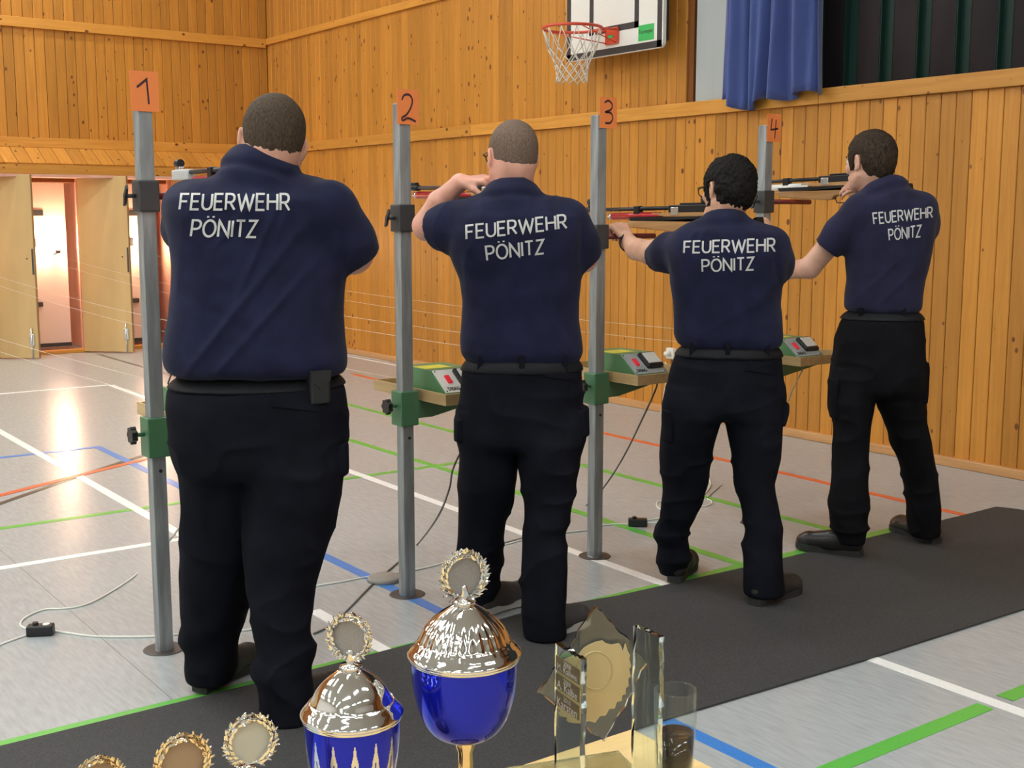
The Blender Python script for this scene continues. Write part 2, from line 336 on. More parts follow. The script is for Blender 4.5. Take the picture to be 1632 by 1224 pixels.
        for i in (0, 1):
            for j in (0, 1):
                for k in (0, 1): cnt += ins[i:D.shape[0]-1+i, j:D.shape[1]-1+j, k:D.shape[2]-1+k]
        cells = np.argwhere((cnt > 0) & (cnt < 8)); vid = np.full(cnt.shape, -1, np.int64); vid[tuple(cells.T)] = np.arange(len(cells))
        acc = np.zeros((len(cells), 3)); num = np.zeros(len(cells))
        for ax in range(3):
            o1, o2 = [a for a in range(3) if a != ax]
            for i in (0, 1):
                for j in (0, 1):
                    a = cells.copy(); a[:, o1] += i; a[:, o2] += j; b_ = a.copy(); b_[:, ax] += 1
                    da = D[tuple(a.T)]; db = D[tuple(b_.T)]; m = (da < 0) != (db < 0); t = np.where(m, da/np.where(m, da-db, 1), 0)
                    p = a.astype(float); p[:, ax] += t; acc[m] += p[m]; num[m] += 1
        V = acc/num[:, None]; quads = []
        for ax in range(3):
            o1, o2 = [(1, 2), (2, 0), (0, 1)][ax]
            sh = list(D.shape); sa = [slice(None)]*3; sb = [slice(None)]*3; sa[ax] = slice(0, -1); sb[ax] = slice(1, None)
            A = ins[tuple(sa)]; Bm = ins[tuple(sb)]; e = np.argwhere(A != Bm)
            e = e[(e[:, o1] > 0) & (e[:, o2] > 0) & (e[:, o1] < sh[o1]-1) & (e[:, o2] < sh[o2]-1)]
            fl = A[tuple(e.T)]
            c = []
            for (i, j) in ((-1, -1), (0, -1), (0, 0), (-1, 0)):
                q = e.copy(); q[:, o1] += i; q[:, o2] += j; c.append(vid[tuple(q.T)])
            q = np.stack(c, 1); q[~fl] = q[~fl][:, ::-1]; quads.append(q)
        Q = np.concatenate(quads); V = V*s.vox+org
        E = np.concatenate([Q[:, [0, 1]], Q[:, [1, 2]], Q[:, [2, 3]], Q[:, [3, 0]]])
        for _ in range(smooth): V = lap(V, E, .5)
        return V, Q, E
def lap(V, E, f):
    n = len(V); deg = np.bincount(E.ravel(), minlength=n).astype(float); out = np.zeros_like(V)
    for i in range(3): out[:, i] = np.bincount(E[:, 0], V[E[:, 1], i], n)+np.bincount(E[:, 1], V[E[:, 0], i], n)
    return V*(1-f)+f*out/np.maximum(deg, 1)[:, None]
def normals(V, Q):
    n = np.cross(V[Q[:, 2]]-V[Q[:, 0]], V[Q[:, 3]]-V[Q[:, 1]]); N_ = np.zeros_like(V)
    for k in range(4):
        for i in range(3): N_[:, i] += np.bincount(Q[:, k], n[:, i], len(V))
    return N_/np.maximum(np.linalg.norm(N_, axis=1), 1e-12)[:, None]
TAB = np.random.default_rng(5).random((64, 64, 64))
def noise(p, seed=0):
    p = p+seed*17.31+100; i = np.floor(p).astype(int); f = p-i; f = f*f*(3-2*f); out = 0
    for a in (0, 1):
        for b_ in (0, 1):
            for c in (0, 1):
                wv = (f[:, 0] if a else 1-f[:, 0])*(f[:, 1] if b_ else 1-f[:, 1])*(f[:, 2] if c else 1-f[:, 2])
                out = out+wv*TAB[(i[:, 0]+a) & 63, (i[:, 1]+b_) & 63, (i[:, 2]+c) & 63]
    return out*2-1
def npmesh(name, V, Q, m, parent):
    me = bpy.data.meshes.new(name); me.vertices.add(len(V)); me.vertices.foreach_set('co', V.astype(np.float32).ravel())
    me.loops.add(Q.size); me.loops.foreach_set('vertex_index', Q.astype(np.int32).ravel())
    me.polygons.add(len(Q)); me.polygons.foreach_set('loop_start', np.arange(0, Q.size, 4, dtype=np.int32))
    me.update(calc_edges=True); me.validate()
    return link(name, me, m, parent, smooth=True)

# ================================================================== THE SETTING
W, D, DF, CEIL = 6.21, 13.28, 13.20, 5.7        # right wall, upper back wall, door front, ceiling
X0, Y0 = -9.0, -7.0
def struct(o): o['kind'] = 'structure'; return o
floor = struct(B().box((X0, Y0, -.1), (W+.05, D+1.4, 0)).build('floor', 'floor'))
ceiling = struct(B().box((X0, Y0, CEIL), (W+.6, D+.3, CEIL+.1)).build('ceiling', 'ceil'))
wl = struct(B().box((X0-.1, Y0, 0), (X0, D+.3, CEIL)).build('wall_left', 'plaster'))
wr_ = struct(B().box((X0, Y0-.1, 0), (W+.3, Y0, CEIL)).build('wall_rear', 'plaster'))
# painted court lines, each a part of the floor
def strip(mname, pts, wd=.05, z=.0012):
    P2 = [Vector((p[0], p[1], 0)) for p in pts]; vs = []; n = len(P2)
    for i, p in enumerate(P2):
        t = (P2[min(i+1, n-1)]-P2[max(i-1, 0)]).normalized(); q = Vector((-t.y, t.x, 0))*wd/2
        vs += [(p.x+q.x, p.y+q.y, z), (p.x-q.x, p.y-q.y, z), (p.x+q.x, p.y+q.y, -.002), (p.x-q.x, p.y-q.y, -.002)]
    fs = []
    for i in range(n-1):
        a, c = 4*i, 4*i+4; fs += [(a, a+1, c+1, c), (a, c, c+2, a+2), (a+1, a+3, c+3, c+1)]
    o = B().add(vs, fs).build('court_line', mname, floor); o['label'] = mname[2:]+' painted court line'; return o
strip('l_white', [(3.345, 10.47), (3.245, 1.9), (3.16, Y0+1)], z=.0016)
strip('l_white', [(X0+2, 10.49), (3.33, 10.49)])
strip('l_white', [(2.0, 9.9), (1.99, 5.25)], z=.0018)
strip('l_white', [(X0+2, 5.235), (2.015, 5.235)])
strip('l_white', [(1.985, 3.97), (1.985, Y0+1)])
strip('l_white', [(6.06, 12.6), (6.06, 9.3)], .04)
strip('l_blue', [(X0+2, 7.69), (2.38, 7.69)], z=.0016)
strip('l_blue', [(2.357, 7.715), (2.357, Y0+1)], z=.0014)
arc = [(1.51, 6.63), (1.9, 6.84), (2.36, 7.07), (2.74, 7.27)]
cxx, cyy = 0, 0
strip('l_red', [(-1.5, 4.9), (-.4, 5.55), (.7, 6.19)]+arc+[(3.1, 7.44)], z=.0022)
strip('l_black', [(-.5, 5.0), (.6, 5.85), (1.47, 6.44), (1.77, 6.69), (2.05, 6.92), (2.36, 7.15), (2.9, 7.5)], .04, z=.0012)
bx_ = F(231, 586)[0]; strip('l_black', [(bx_, 12.9), (bx_, 8.9)], .035, z=.0012)
strip('l_green', [(X0+2, 5.87), (3.93, 5.93)], z=.0010)
strip('l_green', [(3.765, 9.5), (3.765, 5.9)], z=.0020)
strip('l_green', [(3.765, 5.9), (3.715, 3.45)], z=.0020)
strip('l_green', [(4.485, 8.9), (4.475, 3.45)], z=.0020)
strip('l_green', [(X0+2, 3.43), (W-1.2, 3.43)], .06, z=.0010)
strip('l_green', [(X0+2, 1.975), (3.20, 1.975)], .055, z=.0020); strip('l_green', [(3.30, 1.975), (W-.6, 1.975)], .055, z=.0020)
strip('l_red', [(5.40, 9.9), (5.33, 7.8), (5.265, 6.0), (5.262, 4.5), (5.23, 3.4), (5.22, 1.5)], .05, z=.0024)

# boards: one shared mesh per zone
def board_mesh(name, ln, wd=.0955, th=.018, mt='board', ch=.004):
    """vertical board, front faces -x, origin at the foot"""
    h = wd/2
    prof = [(0, -h), (-th+ch, -h), (-th, -h+ch), (-th, h-ch), (-th+ch, h), (0, h)]
    b = B().prism(prof, 0, ln, 2); me = bpy.data.meshes.new(name); me.from_pydata(b.v, [], b.f); me.materials.append(M[mt]); me.update()
    bm = bmesh.new(); bm.from_mesh(me); bmesh.ops.recalc_face_normals(bm, faces=bm.faces); bm.to_mesh(me); bm.free(); return me
def boards(parent, me, pts, rz=0, name='board', tilt=None):
    for p in pts:
        o = bpy.data.objects.new(name, me); C.objects.link(o); o.parent = parent; o.location = p; o.rotation_euler = tilt or (0, 0, rz)
PITCH_B = .0995
wR = B().box((W+.02, Y0, 0), (W+.12, D+1.4, 2.25)).box((W+.02, 6.36, 2.25), (W+.12, D+.3, CEIL)).box((W+.02, Y0, 4.6), (W+.12, 6.36, CEIL))
wR.box((W+.02, Y0, 2.2), (W+.12, Y0+2, 4.6))
wall_right = struct(wR.build('wall_right', 'groove'))
ys = [D-.05-i*PITCH_B for i in range(158)]
boards(wall_right, board_mesh('board', 2.16-.06), [(W+.02, y, .05) for y in ys])
ysu = [y for y in ys if y > 6.40]
boards(wall_right, board_mesh('board_upper', 3.39-2.24), [(W+.02, y, 2.24) for y in ysu])
boards(wall_right, board_mesh('board_top', CEIL-3.44), [(W+.02, y, 3.44) for y in ysu])
def part_label(o, l): o['label'] = l; return o
# rails of the right wall in lengths, as fitted
for a, b_ in ((D, 9.1), (9.096, 5.2), (5.196, 1.3), (1.296, -2.6)):
    B().box((W-.028, b_, 2.152), (W+.02, a, 2.247), .004).build('rail', 'beam_y', wall_right)
for a, b_ in ((D, 9.6), (9.596, 6.4)):
    B().box((W-.028, b_, 3.385), (W+.02, a, 3.455), .004).build('rail', 'beam_y', wall_right)
struct(B().box((W-.03, Y0, 0), (W+.02, DF, .055), .006).build('baseboard_right', 'skirt'))
# back wall
wall_back = struct(B().box((X0, D+.02, 1.8), (W+.1, D+.3, CEIL)).build('wall_back', 'groove'))
nb = 50; xs = [W-.05-i*.1035 for i in range(nb)]
me_b = board_mesh('board_back', 1.12, .0995); boards(wall_back, me_b, [(x, D+.02, 2.255) for x in xs], R(90))
me_b = board_mesh('board_back_top', CEIL-3.44, .0995); boards(wall_back, me_b, [(x, D+.02, 3.44) for x in xs], R(90))
slope_d, zt, zb_ = .36, 2.15, 1.965
Ls = math.hypot(slope_d, zt-zb_); ang = math.atan2(slope_d, zt-zb_)
me_s = board_mesh('board_slope', Ls, .133, .016, 'board_x')
for i in range(36):
    x = W-.07-i*.138; o = bpy.data.objects.new('slope_board', me_s); C.objects.link(o); o.parent = wall_back
    o.matrix_basis = Matrix.Translation((x, D-slope_d, zb_)) @ Matrix.Rotation(-ang, 4, 'X') @ Matrix.Rotation(R(90), 4, 'Z')
for x0, x1 in ((W-4.2, W-.03), (W-8.4, W-4.204)):
    B().box((x0, D-.035, 3.352), (x1, D+.02, 3.452), .004).build('rail', 'beam_x', wall_back)
    B().box((x0, D-.04, 2.15), (x1, D+.02, 2.252), .004).build('rail', 'beam_x', wall_back)
    B().box((x0, D-slope_d-.03, 1.868), (x1, D-slope_d+.03, 1.962), .004).build('lintel', 'beam_x', wall_back)
fy = 13.20     # plane of the equipment closets
B().box((W-8.4, D-slope_d-.03, 1.84), (W, fy+1.3, 1.868)).build('closet_top', 'closetpink', wall_back)
# closet interiors behind the door leaves
wb2 = struct(B().box((X0, fy+1.3, 0), (W+.1, fy+1.4, 2.0)).build('wall_closet', 'closetpink'))
B().box((5.06, fy, 0), (5.10, fy+1.3, 1.868)).build('partition', 'closetpink', wb2)
B().box((4.12, fy+.08, 0), (4.16, fy+1.3, 1.868)).build('partition', 'closetpink', wb2)
B().box((5.0, fy+.02, 0), (W, fy+.06, 1.868)).build('closet_front', 'ply', wb2)
B().box((X0, fy+.02, 0), (.8, fy+.06, 1.868)).build('closet_front', 'ply', wb2)
B().box((.8, fy-.02, 0), (5.0, fy+.10, .035), .004).build('threshold', 'beam_x', wb2)

# door leaves, swung open towards the hall
def leaf(n, hx, wd, ang_, lab, hy=fy-.02):
    """hinged at (hx,hy) on its left edge"""
    e = empty('door_%d' % n, (0, 0, 0)); struct(e)
    B().box((0, -.018, .012), (wd, .018, 1.86), .003).build('door_leaf', 'ply', e)
    B().box((wd, -.018, .012), (wd+.006, .018, 1.86)).build('edge_strip', 'plyedge', e)
    B().tube([(wd-.06, -.03, -.0), (wd-.06, -.03, .32)], .008).box((wd-.085, -.032, .14), (wd-.035, -.018, .26), .004).build('floor_bolt', 'silver', e)
    B().box((wd-.018, -.024, .86), (wd-.002, -.016, 1.12)).build('lock_plate', 'grime', e)
    B().tube([(wd-.07, -.022, 1.02), (wd-.07, -.016, 1.02)], .008).build('keyhole', 'black', e)
    e.location = (hx, hy, 0); e.rotation_euler = (0, 0, -ang_); return e
leaf(1, 3.96, .54, R(43), '')
leaf(2, 2.96, .56, R(40), '')
leaf(3, 4.98, .58, R(43), '')
leaf(4, 1.98, .60, R(40), '')
def target_box(x0, x1, y, lab, lampx):
    t = empty('target_stand', ((x0+x1)/2, y, 0))
    tag(t, lab, 'target stand', None)
    B().box((x0, y, .03), (x1, y+.05, 1.83), .006).build('white_panel', 'closetwhite', t)
    B().box((x0, y-.01, .035), (x1, y, .075)).build('foot_strip', 'grime', t)
    B().box((x0+.08, y-.012, 1.45), (x0+.26, y, 1.51)).build('number_plate', 'grime', t)
    B().box((x0+.04, y-.02, .30), (x0+.06, y, 1.05)).build('side_rail', 'grime', t)
    B().box((x0+.02, y-.11, 1.12), (x0+.15, y, 1.21), .01).build('pulley_box', 'grime', t)
    B().box((x0+.10, y-.06, .48), (x0+.20, y, .53), .008).build('latch', 'grime', t)
    b = B().lathe([(.001, 0), (.022, 0), (.030, .03), (.026, .04), (.001, .04)], 24, (lampx, y-.16, 1.05)).tube([(lampx, y-.01, 1.04), (lampx, y-.16, 1.06)], .010)
    b.build('lamp_holder', 'grime', t)
    B().lathe([(.001, 0), (.03, .01), (.045, .06), (.035, .10), (.001, .12)], 16, (lampx, y-.16, 1.085)).build('lamp_bulb', 'tlamp', t)
ty = fy+.42
xa, xb_, xc, xd = PP(50, 400, 1, ty)[0], PP(107, 400, 1, ty)[0], PP(205, 400, 1, ty)[0], PP(250, 400, 1, ty)[0]
target_box(xa-.12, xb_, ty, 'white lit target stand in the gap at the left end of the plywood doors', xb_-.14)
target_box(xc-.12, xd, ty, 'white lit target stand in the gap beside the first grey pole', xd-.14)
target_box(2.25, 2.7, ty, 'white lit target stand hidden behind the leftmost plywood door', 2.5)
for x in (xb_+.02, xd+.02):
    B().box((x, ty-.35, 0), (x+.05, ty-.30, 1.84)).box((x+.05, ty-.33, .62), (x+.32, ty-.30, .69)).build('closet_frame', 'closetpink', wb2)

# window bay with dark channel glass panes, pale post and sill
bay = struct(B().box((W+.02, Y0+2, 2.2), (W+.40, 6.36, 2.246)).box((W+.40, Y0+2, 2.2), (W+.44, 6.36, 4.7)).box((W+.02, Y0+2, 4.6), (W+.4, 6.36, 4.64)).build('window_1', 'groove'))
y1 = PP(1112, 60, 0, W)[1]; y2 = PP(1158, 60, 0, W)[1]; y3 = PP(1170, 60, 0, W)[1]
B().box((W+.01, y2, 2.247), (W+.06, y1+.02, 4.6)).build('post', 'post', bay)
B().box((W+.03, y3, 2.247), (W+.07, y2, 4.6)).build('frame', 'grime', bay)
pw = .262
for i in range(22):
    ya = PP(1353, 60, 0, W+.09)[1]-(i-3)*pw; b = B()
    b.box((W+.09, ya-pw+.006, 2.247), (W+.10, ya-.006, 4.6)); b.cur = 1
    b.box((W+.05, ya-.008, 2.247), (W+.10, ya-.002, 4.6)).box((W+.05, ya-pw+.002, 2.247), (W+.10, ya-pw+.006, 4.6)).box((W+.087, ya-.07, 2.247), (W+.0905, ya-.006, 4.6))
    b.build('pane', ['pane', 'paneedge'], bay)

# curtain bunched at the window, hanging a little over the rail
def curtain():
    n, mz = 150, 40; ya, yb = 5.97, 5.12; vs = []
    for j in range(mz+1):
        t = j/mz
        for i in range(n+1):
            s = i/n; y = ya+(yb-ya)*s
            a = .045*math.sin(s*math.pi*9+.6*math.sin(t*3))+.02*math.sin(s*math.pi*21+2)+.012*math.sin(s*40+t*5)
            bottom = 2.235-.10*math.exp(-((s-.28)/.16)**2)-.06*math.exp(-((s-.68)/.09)**2)+.01*math.sin(s*30)-.03*max(0, s-.8)/.2
            z = 4.5+(bottom-4.5)*t
            y += .035*math.sin(t*4+s*7)*t*(1-abs(2*s-1))+(.05*s*t if s > .8 else 0)*0
            vs.append((W-.10+a*(.6+.6*t), y, z))
    fs = [(j*(n+1)+i, j*(n+1)+i+1, (j+1)*(n+1)+i+1, (j+1)*(n+1)+i) for j in range(mz) for i in range(n)]
    o = B().add(vs, fs, True).build('curtain', 'curtain'); md = o.modifiers.new('s', 'SOLIDIFY'); md.thickness = .003
    tag(o, 'blue fabric curtain hanging bunched at the left end of the high window', 'curtain')
curtain()

# ceiling lamps: real fixtures, rows over the hall
lamp0 = None; lampk = 0; ORD = ['first', 'second', 'third', 'fourth', 'fifth', 'sixth', 'seventh']
def lamp_fixture(x, y):
    global lamp0, lampk
    if lamp0 is None:
        lamp0 = empty('ceiling_lamp'); B().box((-.75, -.15, -.02), (.75, .15, .08), .01).build('housing', 'white', lamp0)
        B().box((-.70, -.11, -.035), (.70, .11, -.0205)).build('tube_cover', 'lamp', lamp0); e = lamp0
    else:
        e = lamp0.copy(); C.objects.link(e)
        for ch in lamp0.children: c = ch.copy(); C.objects.link(c); c.parent = e
    e.location = (x, y, CEIL-.08); tag(e, 'white ceiling lamp, %s from the rear wall, %s row from the left wall' % (ORD[lampk % 7], ORD[lampk//7]), 'lamp', 'ceiling lamps of the hall'); lampk += 1
for x in (-7.0, -4.6, -2.0, .6, 3.3):
    for y in (-4.0, -1.0, 2.0, 4.8, 7.4, 9.9, 12.3):
        if not (x > 2 and 4 < y < 5): lamp_fixture(x, y)

# rubber mat
def mat_obj():
    fa = [(-3.5, 3.42), (.6, 3.41), (1.3, 3.415), (1.75, 3.42), (2.2, 3.44), (2.64, 3.475), (3.0, 3.42), (3.7, 3.395), (4.5, 3.39), (5.2, 3.385), (5.49, 3.39), (5.53, 3.30), (5.55, 2.40)]
    ne = [(4.1, 2.41), (3.2, 2.425), (2.4, 2.46), (1.2, 2.46), (-3.5, 2.46)]
    pts = fa+ne; n = len(pts); zt_ = .008
    o = B().prism(pts, .0026, zt_, 2).build('rubber_mat', 'mat'); tag(o, 'long black rubber mat lying on the floor under the shooters', 'mat')
mat_obj()

# backboard with hoop
def backboard():
    t = empty('basketball_backboard', (6.05, 7.0, 2.6)); tag(t, 'white basketball backboard with black border on the right wall', 'backboard')
    xb = 6.03; ya, yb, z0, z1 = 7.545, 6.465, 2.625, 3.53
    pts = []
    r = .04
    for cx, cy, a0 in ((yb+r, z0+r, 180), (ya-r, z0+r, 270), (ya-r, z1-r, 0), (yb+r, z1-r, 90)):
        for k in range(5): a = R(a0+k*22.5); pts.append((cx+r*math.cos(a), cy+r*math.sin(a)))
    B().prism(pts, xb, xb+.03, 0).build('board_panel', 'bbwhite', t)
    B().box((xb+.03, 6.6, 2.7), (W-.0, 6.66, 3.4)).build('wall_mount', 'grime', t); B().box((xb+.03, 7.34, 2.7), (W-.0, 7.4, 3.4)).build('wall_mount', 'grime', t)
    b = B(); e = xb-.002
    def bar(y0, z0_, y1_, z1_): b.box((e, y0, z0_), (xb+.001, y1_, z1_))
    bar(yb+.012, z0+.004, ya-.004, z0+.052); bar(yb+.012, z0+.004, yb+.06, z1-.01); bar(ya-.052, z0+.004, ya-.004, z1-.01); bar(yb+.012, z1-.05, ya-.004, z1-.01)
    sy0, sy1, sz0 = 6.72, 7.27, 2.79
    bar(sy0, sz0, sy1, sz0+.045); bar(sy0, sz0, sy0+.045, sz0+.42); bar(sy1-.045, sz0, sy1, sz0+.42); bar(sy0, sz0+.375, sy1, sz0+.42)
    b.build('black_marking', 'bbblack', t)
    gy0, gy1, gz0, gz1 = 6.56, 6.72, 2.69, 2.80
    st = B().box((xb-.003, gy0, gz0), (xb+.001, gy1, gz1)).build('sticker', 'bbgreen', t)
    text3d('Turnmeyer', (xb-.004, (gy0+gy1)/2, 2.752), .145, R(-90), 'bbblack', st, 'sticker_lettering', hs=1.35)
    return t
def text3d(s, loc, width, rz, m, parent, name, tilt=R(90), hs=1.0, Mx=None, ext=.0006, bold=0):
    cu = bpy.data.curves.new('t', 'FONT'); cu.body = s; cu.size = 1; cu.extrude = 0; cu.align_x = 'CENTER'; cu.align_y = 'CENTER'; cu.resolution_u = 2; cu.offset = bold
    o = bpy.data.objects.new('t', cu); C.objects.link(o); dg = bpy.context.evaluated_depsgraph_get(); dg.update()
    me = bpy.data.meshes.new_from_object(o.evaluated_get(dg)); bpy.data.objects.remove(o)
    xs_ = [v.co.x for v in me.vertices]; wd = max(xs_)-min(xs_); k = width/wd
    T = Mx if Mx is not None else Matrix.Translation(loc) @ Matrix.Rotation(rz, 4, 'Z') @ Matrix.Rotation(tilt, 4, 'X')
    for v in me.vertices: v.co = T @ Vector((v.co.x*k, v.co.y*k*hs, ext))
    me.materials.clear(); me.update(); return link(name, me, m, parent)
bb = backboard()
def hoop():
    t = empty('basketball_hoop', (5.8, 7.0, 2.8)); tag(t, 'red basketball hoop with white net fixed to the backboard', 'basketball hoop')
    c0 = PP(912, 45, 0, 5.72); c = Vector((5.72, float(c0[1]), float(c0[2])))
    rr = .215; ring = [(c.x+rr*math.cos(a), c.y+rr*math.sin(a), c.z) for a in [2*math.pi*k/48 for k in range(48)]]
    B().tube(ring, .011, 10, True).build('rim', 'hoop', t)
    xb = 6.03; yc = 7.0
    B().box((xb-.02, yc-.07, c.z-.10), (xb, yc+.07, c.z+.02), .004).build('mount_plate', 'hoop', t)
    b = B()
    for s in (-1, 1):
        b.tube([(xb-.02, yc+s*.06, c.z-.0), (c.x+rr*.7, c.y+s*rr*.6, c.z)], .008)
        b.tube([(xb-.02, yc+s*.05, c.z-.09), (c.x+rr*math.cos(1.9), c.y+s*rr*math.sin(1.9), c.z-.01)], .004)
    b.build('brace', 'hoop', t)
    B().box((xb-.023, yc-.025, c.z-.055), (xb-.020, yc+.03, c.z-.035)).build('badge', 'bbgreen', t)
    n = 12; b = B()
    def np_(k, lev): # net point
        z = [0, -.14, -.20, -.25, -.295, -.335, -.375][lev]; r_ = [1, .82, .67, .58, .54, .53, .535][lev]*rr; a = 2*math.pi*(k+(.5 if lev % 2 else 0))/n
        return (c.x+r_*math.cos(a), c.y+r_*math.sin(a), c.z-.01+z)
    for lev in range(6):
        for k in range(n):
            k2 = k-1 if lev % 2 == 0 else k+1
            for kk in (k, k2): b.tube([np_(k, lev), np_(kk, lev+1)], .0036, 5)
    b.build('net', 'net', t)
hoop()

# wall socket behind the trays
sk = PP(1072, 563, 0, W); k = empty('wall_socket', (W-.02, sk[1], sk[2])); tag(k, 'white wall socket with plug on the wood wall behind the third tray', 'socket')
B().box((-.012, -.04, -.04), (.02, .04, .04), .005).build('plate', 'white', k, ).parent = k
for ch in k.children: ch.matrix_parent_inverse = Matrix()
o = B().lathe([(.001, .045), (.018, .045), (.02, .0), (.001, 0)], 16, T=Matrix.Rotation(R(-90), 4, 'Y')).build('plug', 'white', k); o.matrix_parent_inverse = Matrix(); o.location = (-.01, 0, 0)

# ================================================================== THE STANDS
MT = .008
def smooth_path(pts, n=8):
    pts = [Vector(p) for p in pts]; out = []
    for i in range(len(pts)-1):
        p0, p1, p2, p3 = pts[max(i-1, 0)], pts[i], pts[i+1], pts[min(i+2, len(pts)-1)]
        for k in range(n):
            t = k/n; out.append(.5*((2*p1)+(-p0+p2)*t+(2*p0-5*p1+4*p2-p3)*t*t+(-p0+3*p1-3*p2+p3)*t**3))
    return out+[pts[-1]]
DIG = {1: [[(.18, .60), (.60, .84), (.66, .14)]],
       2: [[(.16, .72), (.30, .88), (.58, .90), (.74, .74), (.66, .50), (.42, .26), (.16, .14), (.22, .06), (.50, .14), (.92, .04)]],
       3: [[(.22, .86), (.50, .94), (.76, .80), (.66, .62), (.30, .52), (.66, .50), (.80, .32), (.64, .14), (.28, .12)]],
       4: [[(.30, .88), (.22, .42), (.84, .48)], [(.66, .84), (.56, .06)]]}
def stroke(b, pts, wd, to, closed=False):
    """flat ribbon through 2D pts, mapped by to(u,v)"""
    n = len(pts); L_, R_ = [], []
    for i in range(n):
        a = np.array(pts[i-1] if (i > 0 or closed) else pts[i]); c = np.array(pts[(i+1) % n] if (i < n-1 or closed) else pts[i]); p = np.array(pts[i])
        d1 = p-a; d2 = c-p
        if np.linalg.norm(d1) < 1e-9: d1 = d2
        if np.linalg.norm(d2) < 1e-9: d2 = d1
        d1 = d1/np.linalg.norm(d1); d2 = d2/np.linalg.norm(d2); t = d1+d2; t = t/max(np.linalg.norm(t), 1e-6); q = np.array((-t[1], t[0])); k = 1/max(.45, q@np.array((-d1[1], d1[0])))
        L_.append(to(*(p+q*wd/2*k))); R_.append(to(*(p-q*wd/2*k)))
    vs = L_+R_; fs = [(i, (i+1) % n, n+(i+1) % n, n+i) for i in range(n if closed else n-1)]
    b.add(vs, fs)
def openbox(x0, y0, z0, x1, y1, z1, t, m, name, parent):
    bm = bmesh.new(); bmesh.ops.create_cube(bm, size=1)
    for v in bm.verts: v.co = Vector(((x0+x1)/2+v.co.x*(x1-x0), (y0+y1)/2+v.co.y*(y1-y0), (z0+z1)/2+v.co.z*(z1-z0)))
    top = [f for f in bm.faces if f.normal.z > .9]; r_ = bmesh.ops.inset_individual(bm, faces=top, thickness=t, use_even_offset=True)
    ex = bmesh.ops.extrude_face_region(bm, geom=top); vs = [g for g in ex['geom'] if isinstance(g, bmesh.types.BMVert)]
    bmesh.ops.translate(bm, verts=vs, vec=(0, 0, -(z1-z0)+t)); bmesh.ops.delete(bm, geom=top, context='FACES_ONLY')
    bmesh.ops.recalc_face_normals(bm, faces=bm.faces); me = bpy.data.meshes.new(name); bm.to_mesh(me); bm.free(); return link(name, me, m, parent)
POLES = [(1, 1.387, 3.90, 1.52, 0, 1.785), (2, 2.366, 3.93, 1.448, .012, 1.788), (3, 3.298, 3.912, 1.37, .028, 1.812), (4, 4.283, 3.897, 1.52, .024, 1.79)]
def make_pole(n, x, y, cz, cdx, cardz):
    t = empty('steel_pole'); w_ = .024
    tag(t, {1: 'leftmost galvanised square pole in a floor socket, with orange card 1', 2: 'galvanised square pole between the two left shooters, with orange card 2',
            3: 'galvanised square pole between the middle shooters, with orange card 3', 4: 'farthest galvanised square pole, behind the dark haired man, with orange card 4'}[n], 'pole', 'numbered poles of the shooting stands')
    B().box((-w_, -w_, .0), (w_, w_, 1.865), .003).build('tube', 'galv', t)
    for i, z in enumerate((.62,)): B().tube([(.004, -w_-.002, z), (.004, -w_+.002, z)], .006, 10).build('drill_hole', 'black', t)
    B().box((-.034, -.034, cz-.05), (.034, .034, cz+.05), .004).build('clamp', 'grime', t)
    wn = B().tube([(-.034, 0, cz), (-.072, 0, cz)], .007); wn.build('clamp_bolt', 'grime', t)
    T = Matrix.Translation((-.066, 0, cz)) @ Matrix.Rotation(R(25), 4, 'X')
    B().prism([(-.008, -.010), (.008, -.010), (.004, .030), (-.0, .036), (-.008, .028)], -.004, .004, 1, T @ Matrix.Rotation(R(90), 4, 'Z')).prism([(-.008, .010), (.008, .010), (.004, -.030), (0, -.036), (-.008, -.028)], -.004, .004, 1, T @ Matrix.Rotation(R(90), 4, 'Z')).build('wing_nut', 'grime', t)
    B().tube([(.030, 0, cz), (.318, 0, cz)], .0115, 16).build('support_rod', 'rodred', t)
    B().box((-.0385, -.0385, .668), (.0385, .0385, .800), .004).build('sleeve', 'greenp', t)
    B().tube([(-.038, 0, .745), (-.072, 0, .745)], .007).build('knob_stem', 'greenp', t)
    pts = []
    for k in range(28): a = 2*math.pi*k/28; r_ = .027*(1+.12*math.cos(7*a)); pts.append((r_*math.cos(a), r_*math.sin(a)))
    B().prism(pts, -.086, -.068, 0, Matrix.Translation((0, 0, .745))).build('knob', 'black', t)
    dx, dy = (.06, .05) if n == 4 else (0, 0)
    tr = openbox(.055+dx, -.2+dy, .760, .43+dx, .33+dy, .802, .010, 'traywood', 'tray', t); tr['label'] = 'shallow pale wooden tray on the pole'
    B().prism([(-.038, .70), (-.038, .757), (.12, .757), (.12, .745)], .036, .044, 0).prism([(.0, .742), (.0, .76), (.40+dx, .76), (.40+dx, .750), (.08, .69), (.0, .69)], -.012, .012, 1, Matrix.Translation((.036, 0, 0))).build('bracket', 'greenp', t)
    z0, z1 = cardz, cardz+.125; hw = .046
    B().box((cdx-hw, -w_-.0035, z0), (cdx+hw, -w_-.0015, z1)).build('number_card', 'orange', t)
    card = t.children[-1] if t.children[-1].name.startswith('number_card') else [c_ for c_ in t.children if c_.name.startswith('number_card')][0]
    b = B()
    to = lambda u, v: (cdx-hw+2*hw*(.08+.84*u), -w_-.0042, z0+.125*(.06+.88*v))
    for s_ in DIG[n]:
        p = [tuple(q)[:2] for q in smooth_path([(a, c_, 0) for a, c_ in s_], 6)] if n in (2, 3) else s_
        stroke(b, p, .075, to)
    b.build('number', 'ink', card)
    # recess ring in the floor
    B().lathe([(.030, .002), (.062, .0025), (.068, .003), (.070, .001)], 36).build('floor_socket', 'hole', t)
    t.location = (x, y, 0)
    return t
for a in POLES: make_pole(*a)

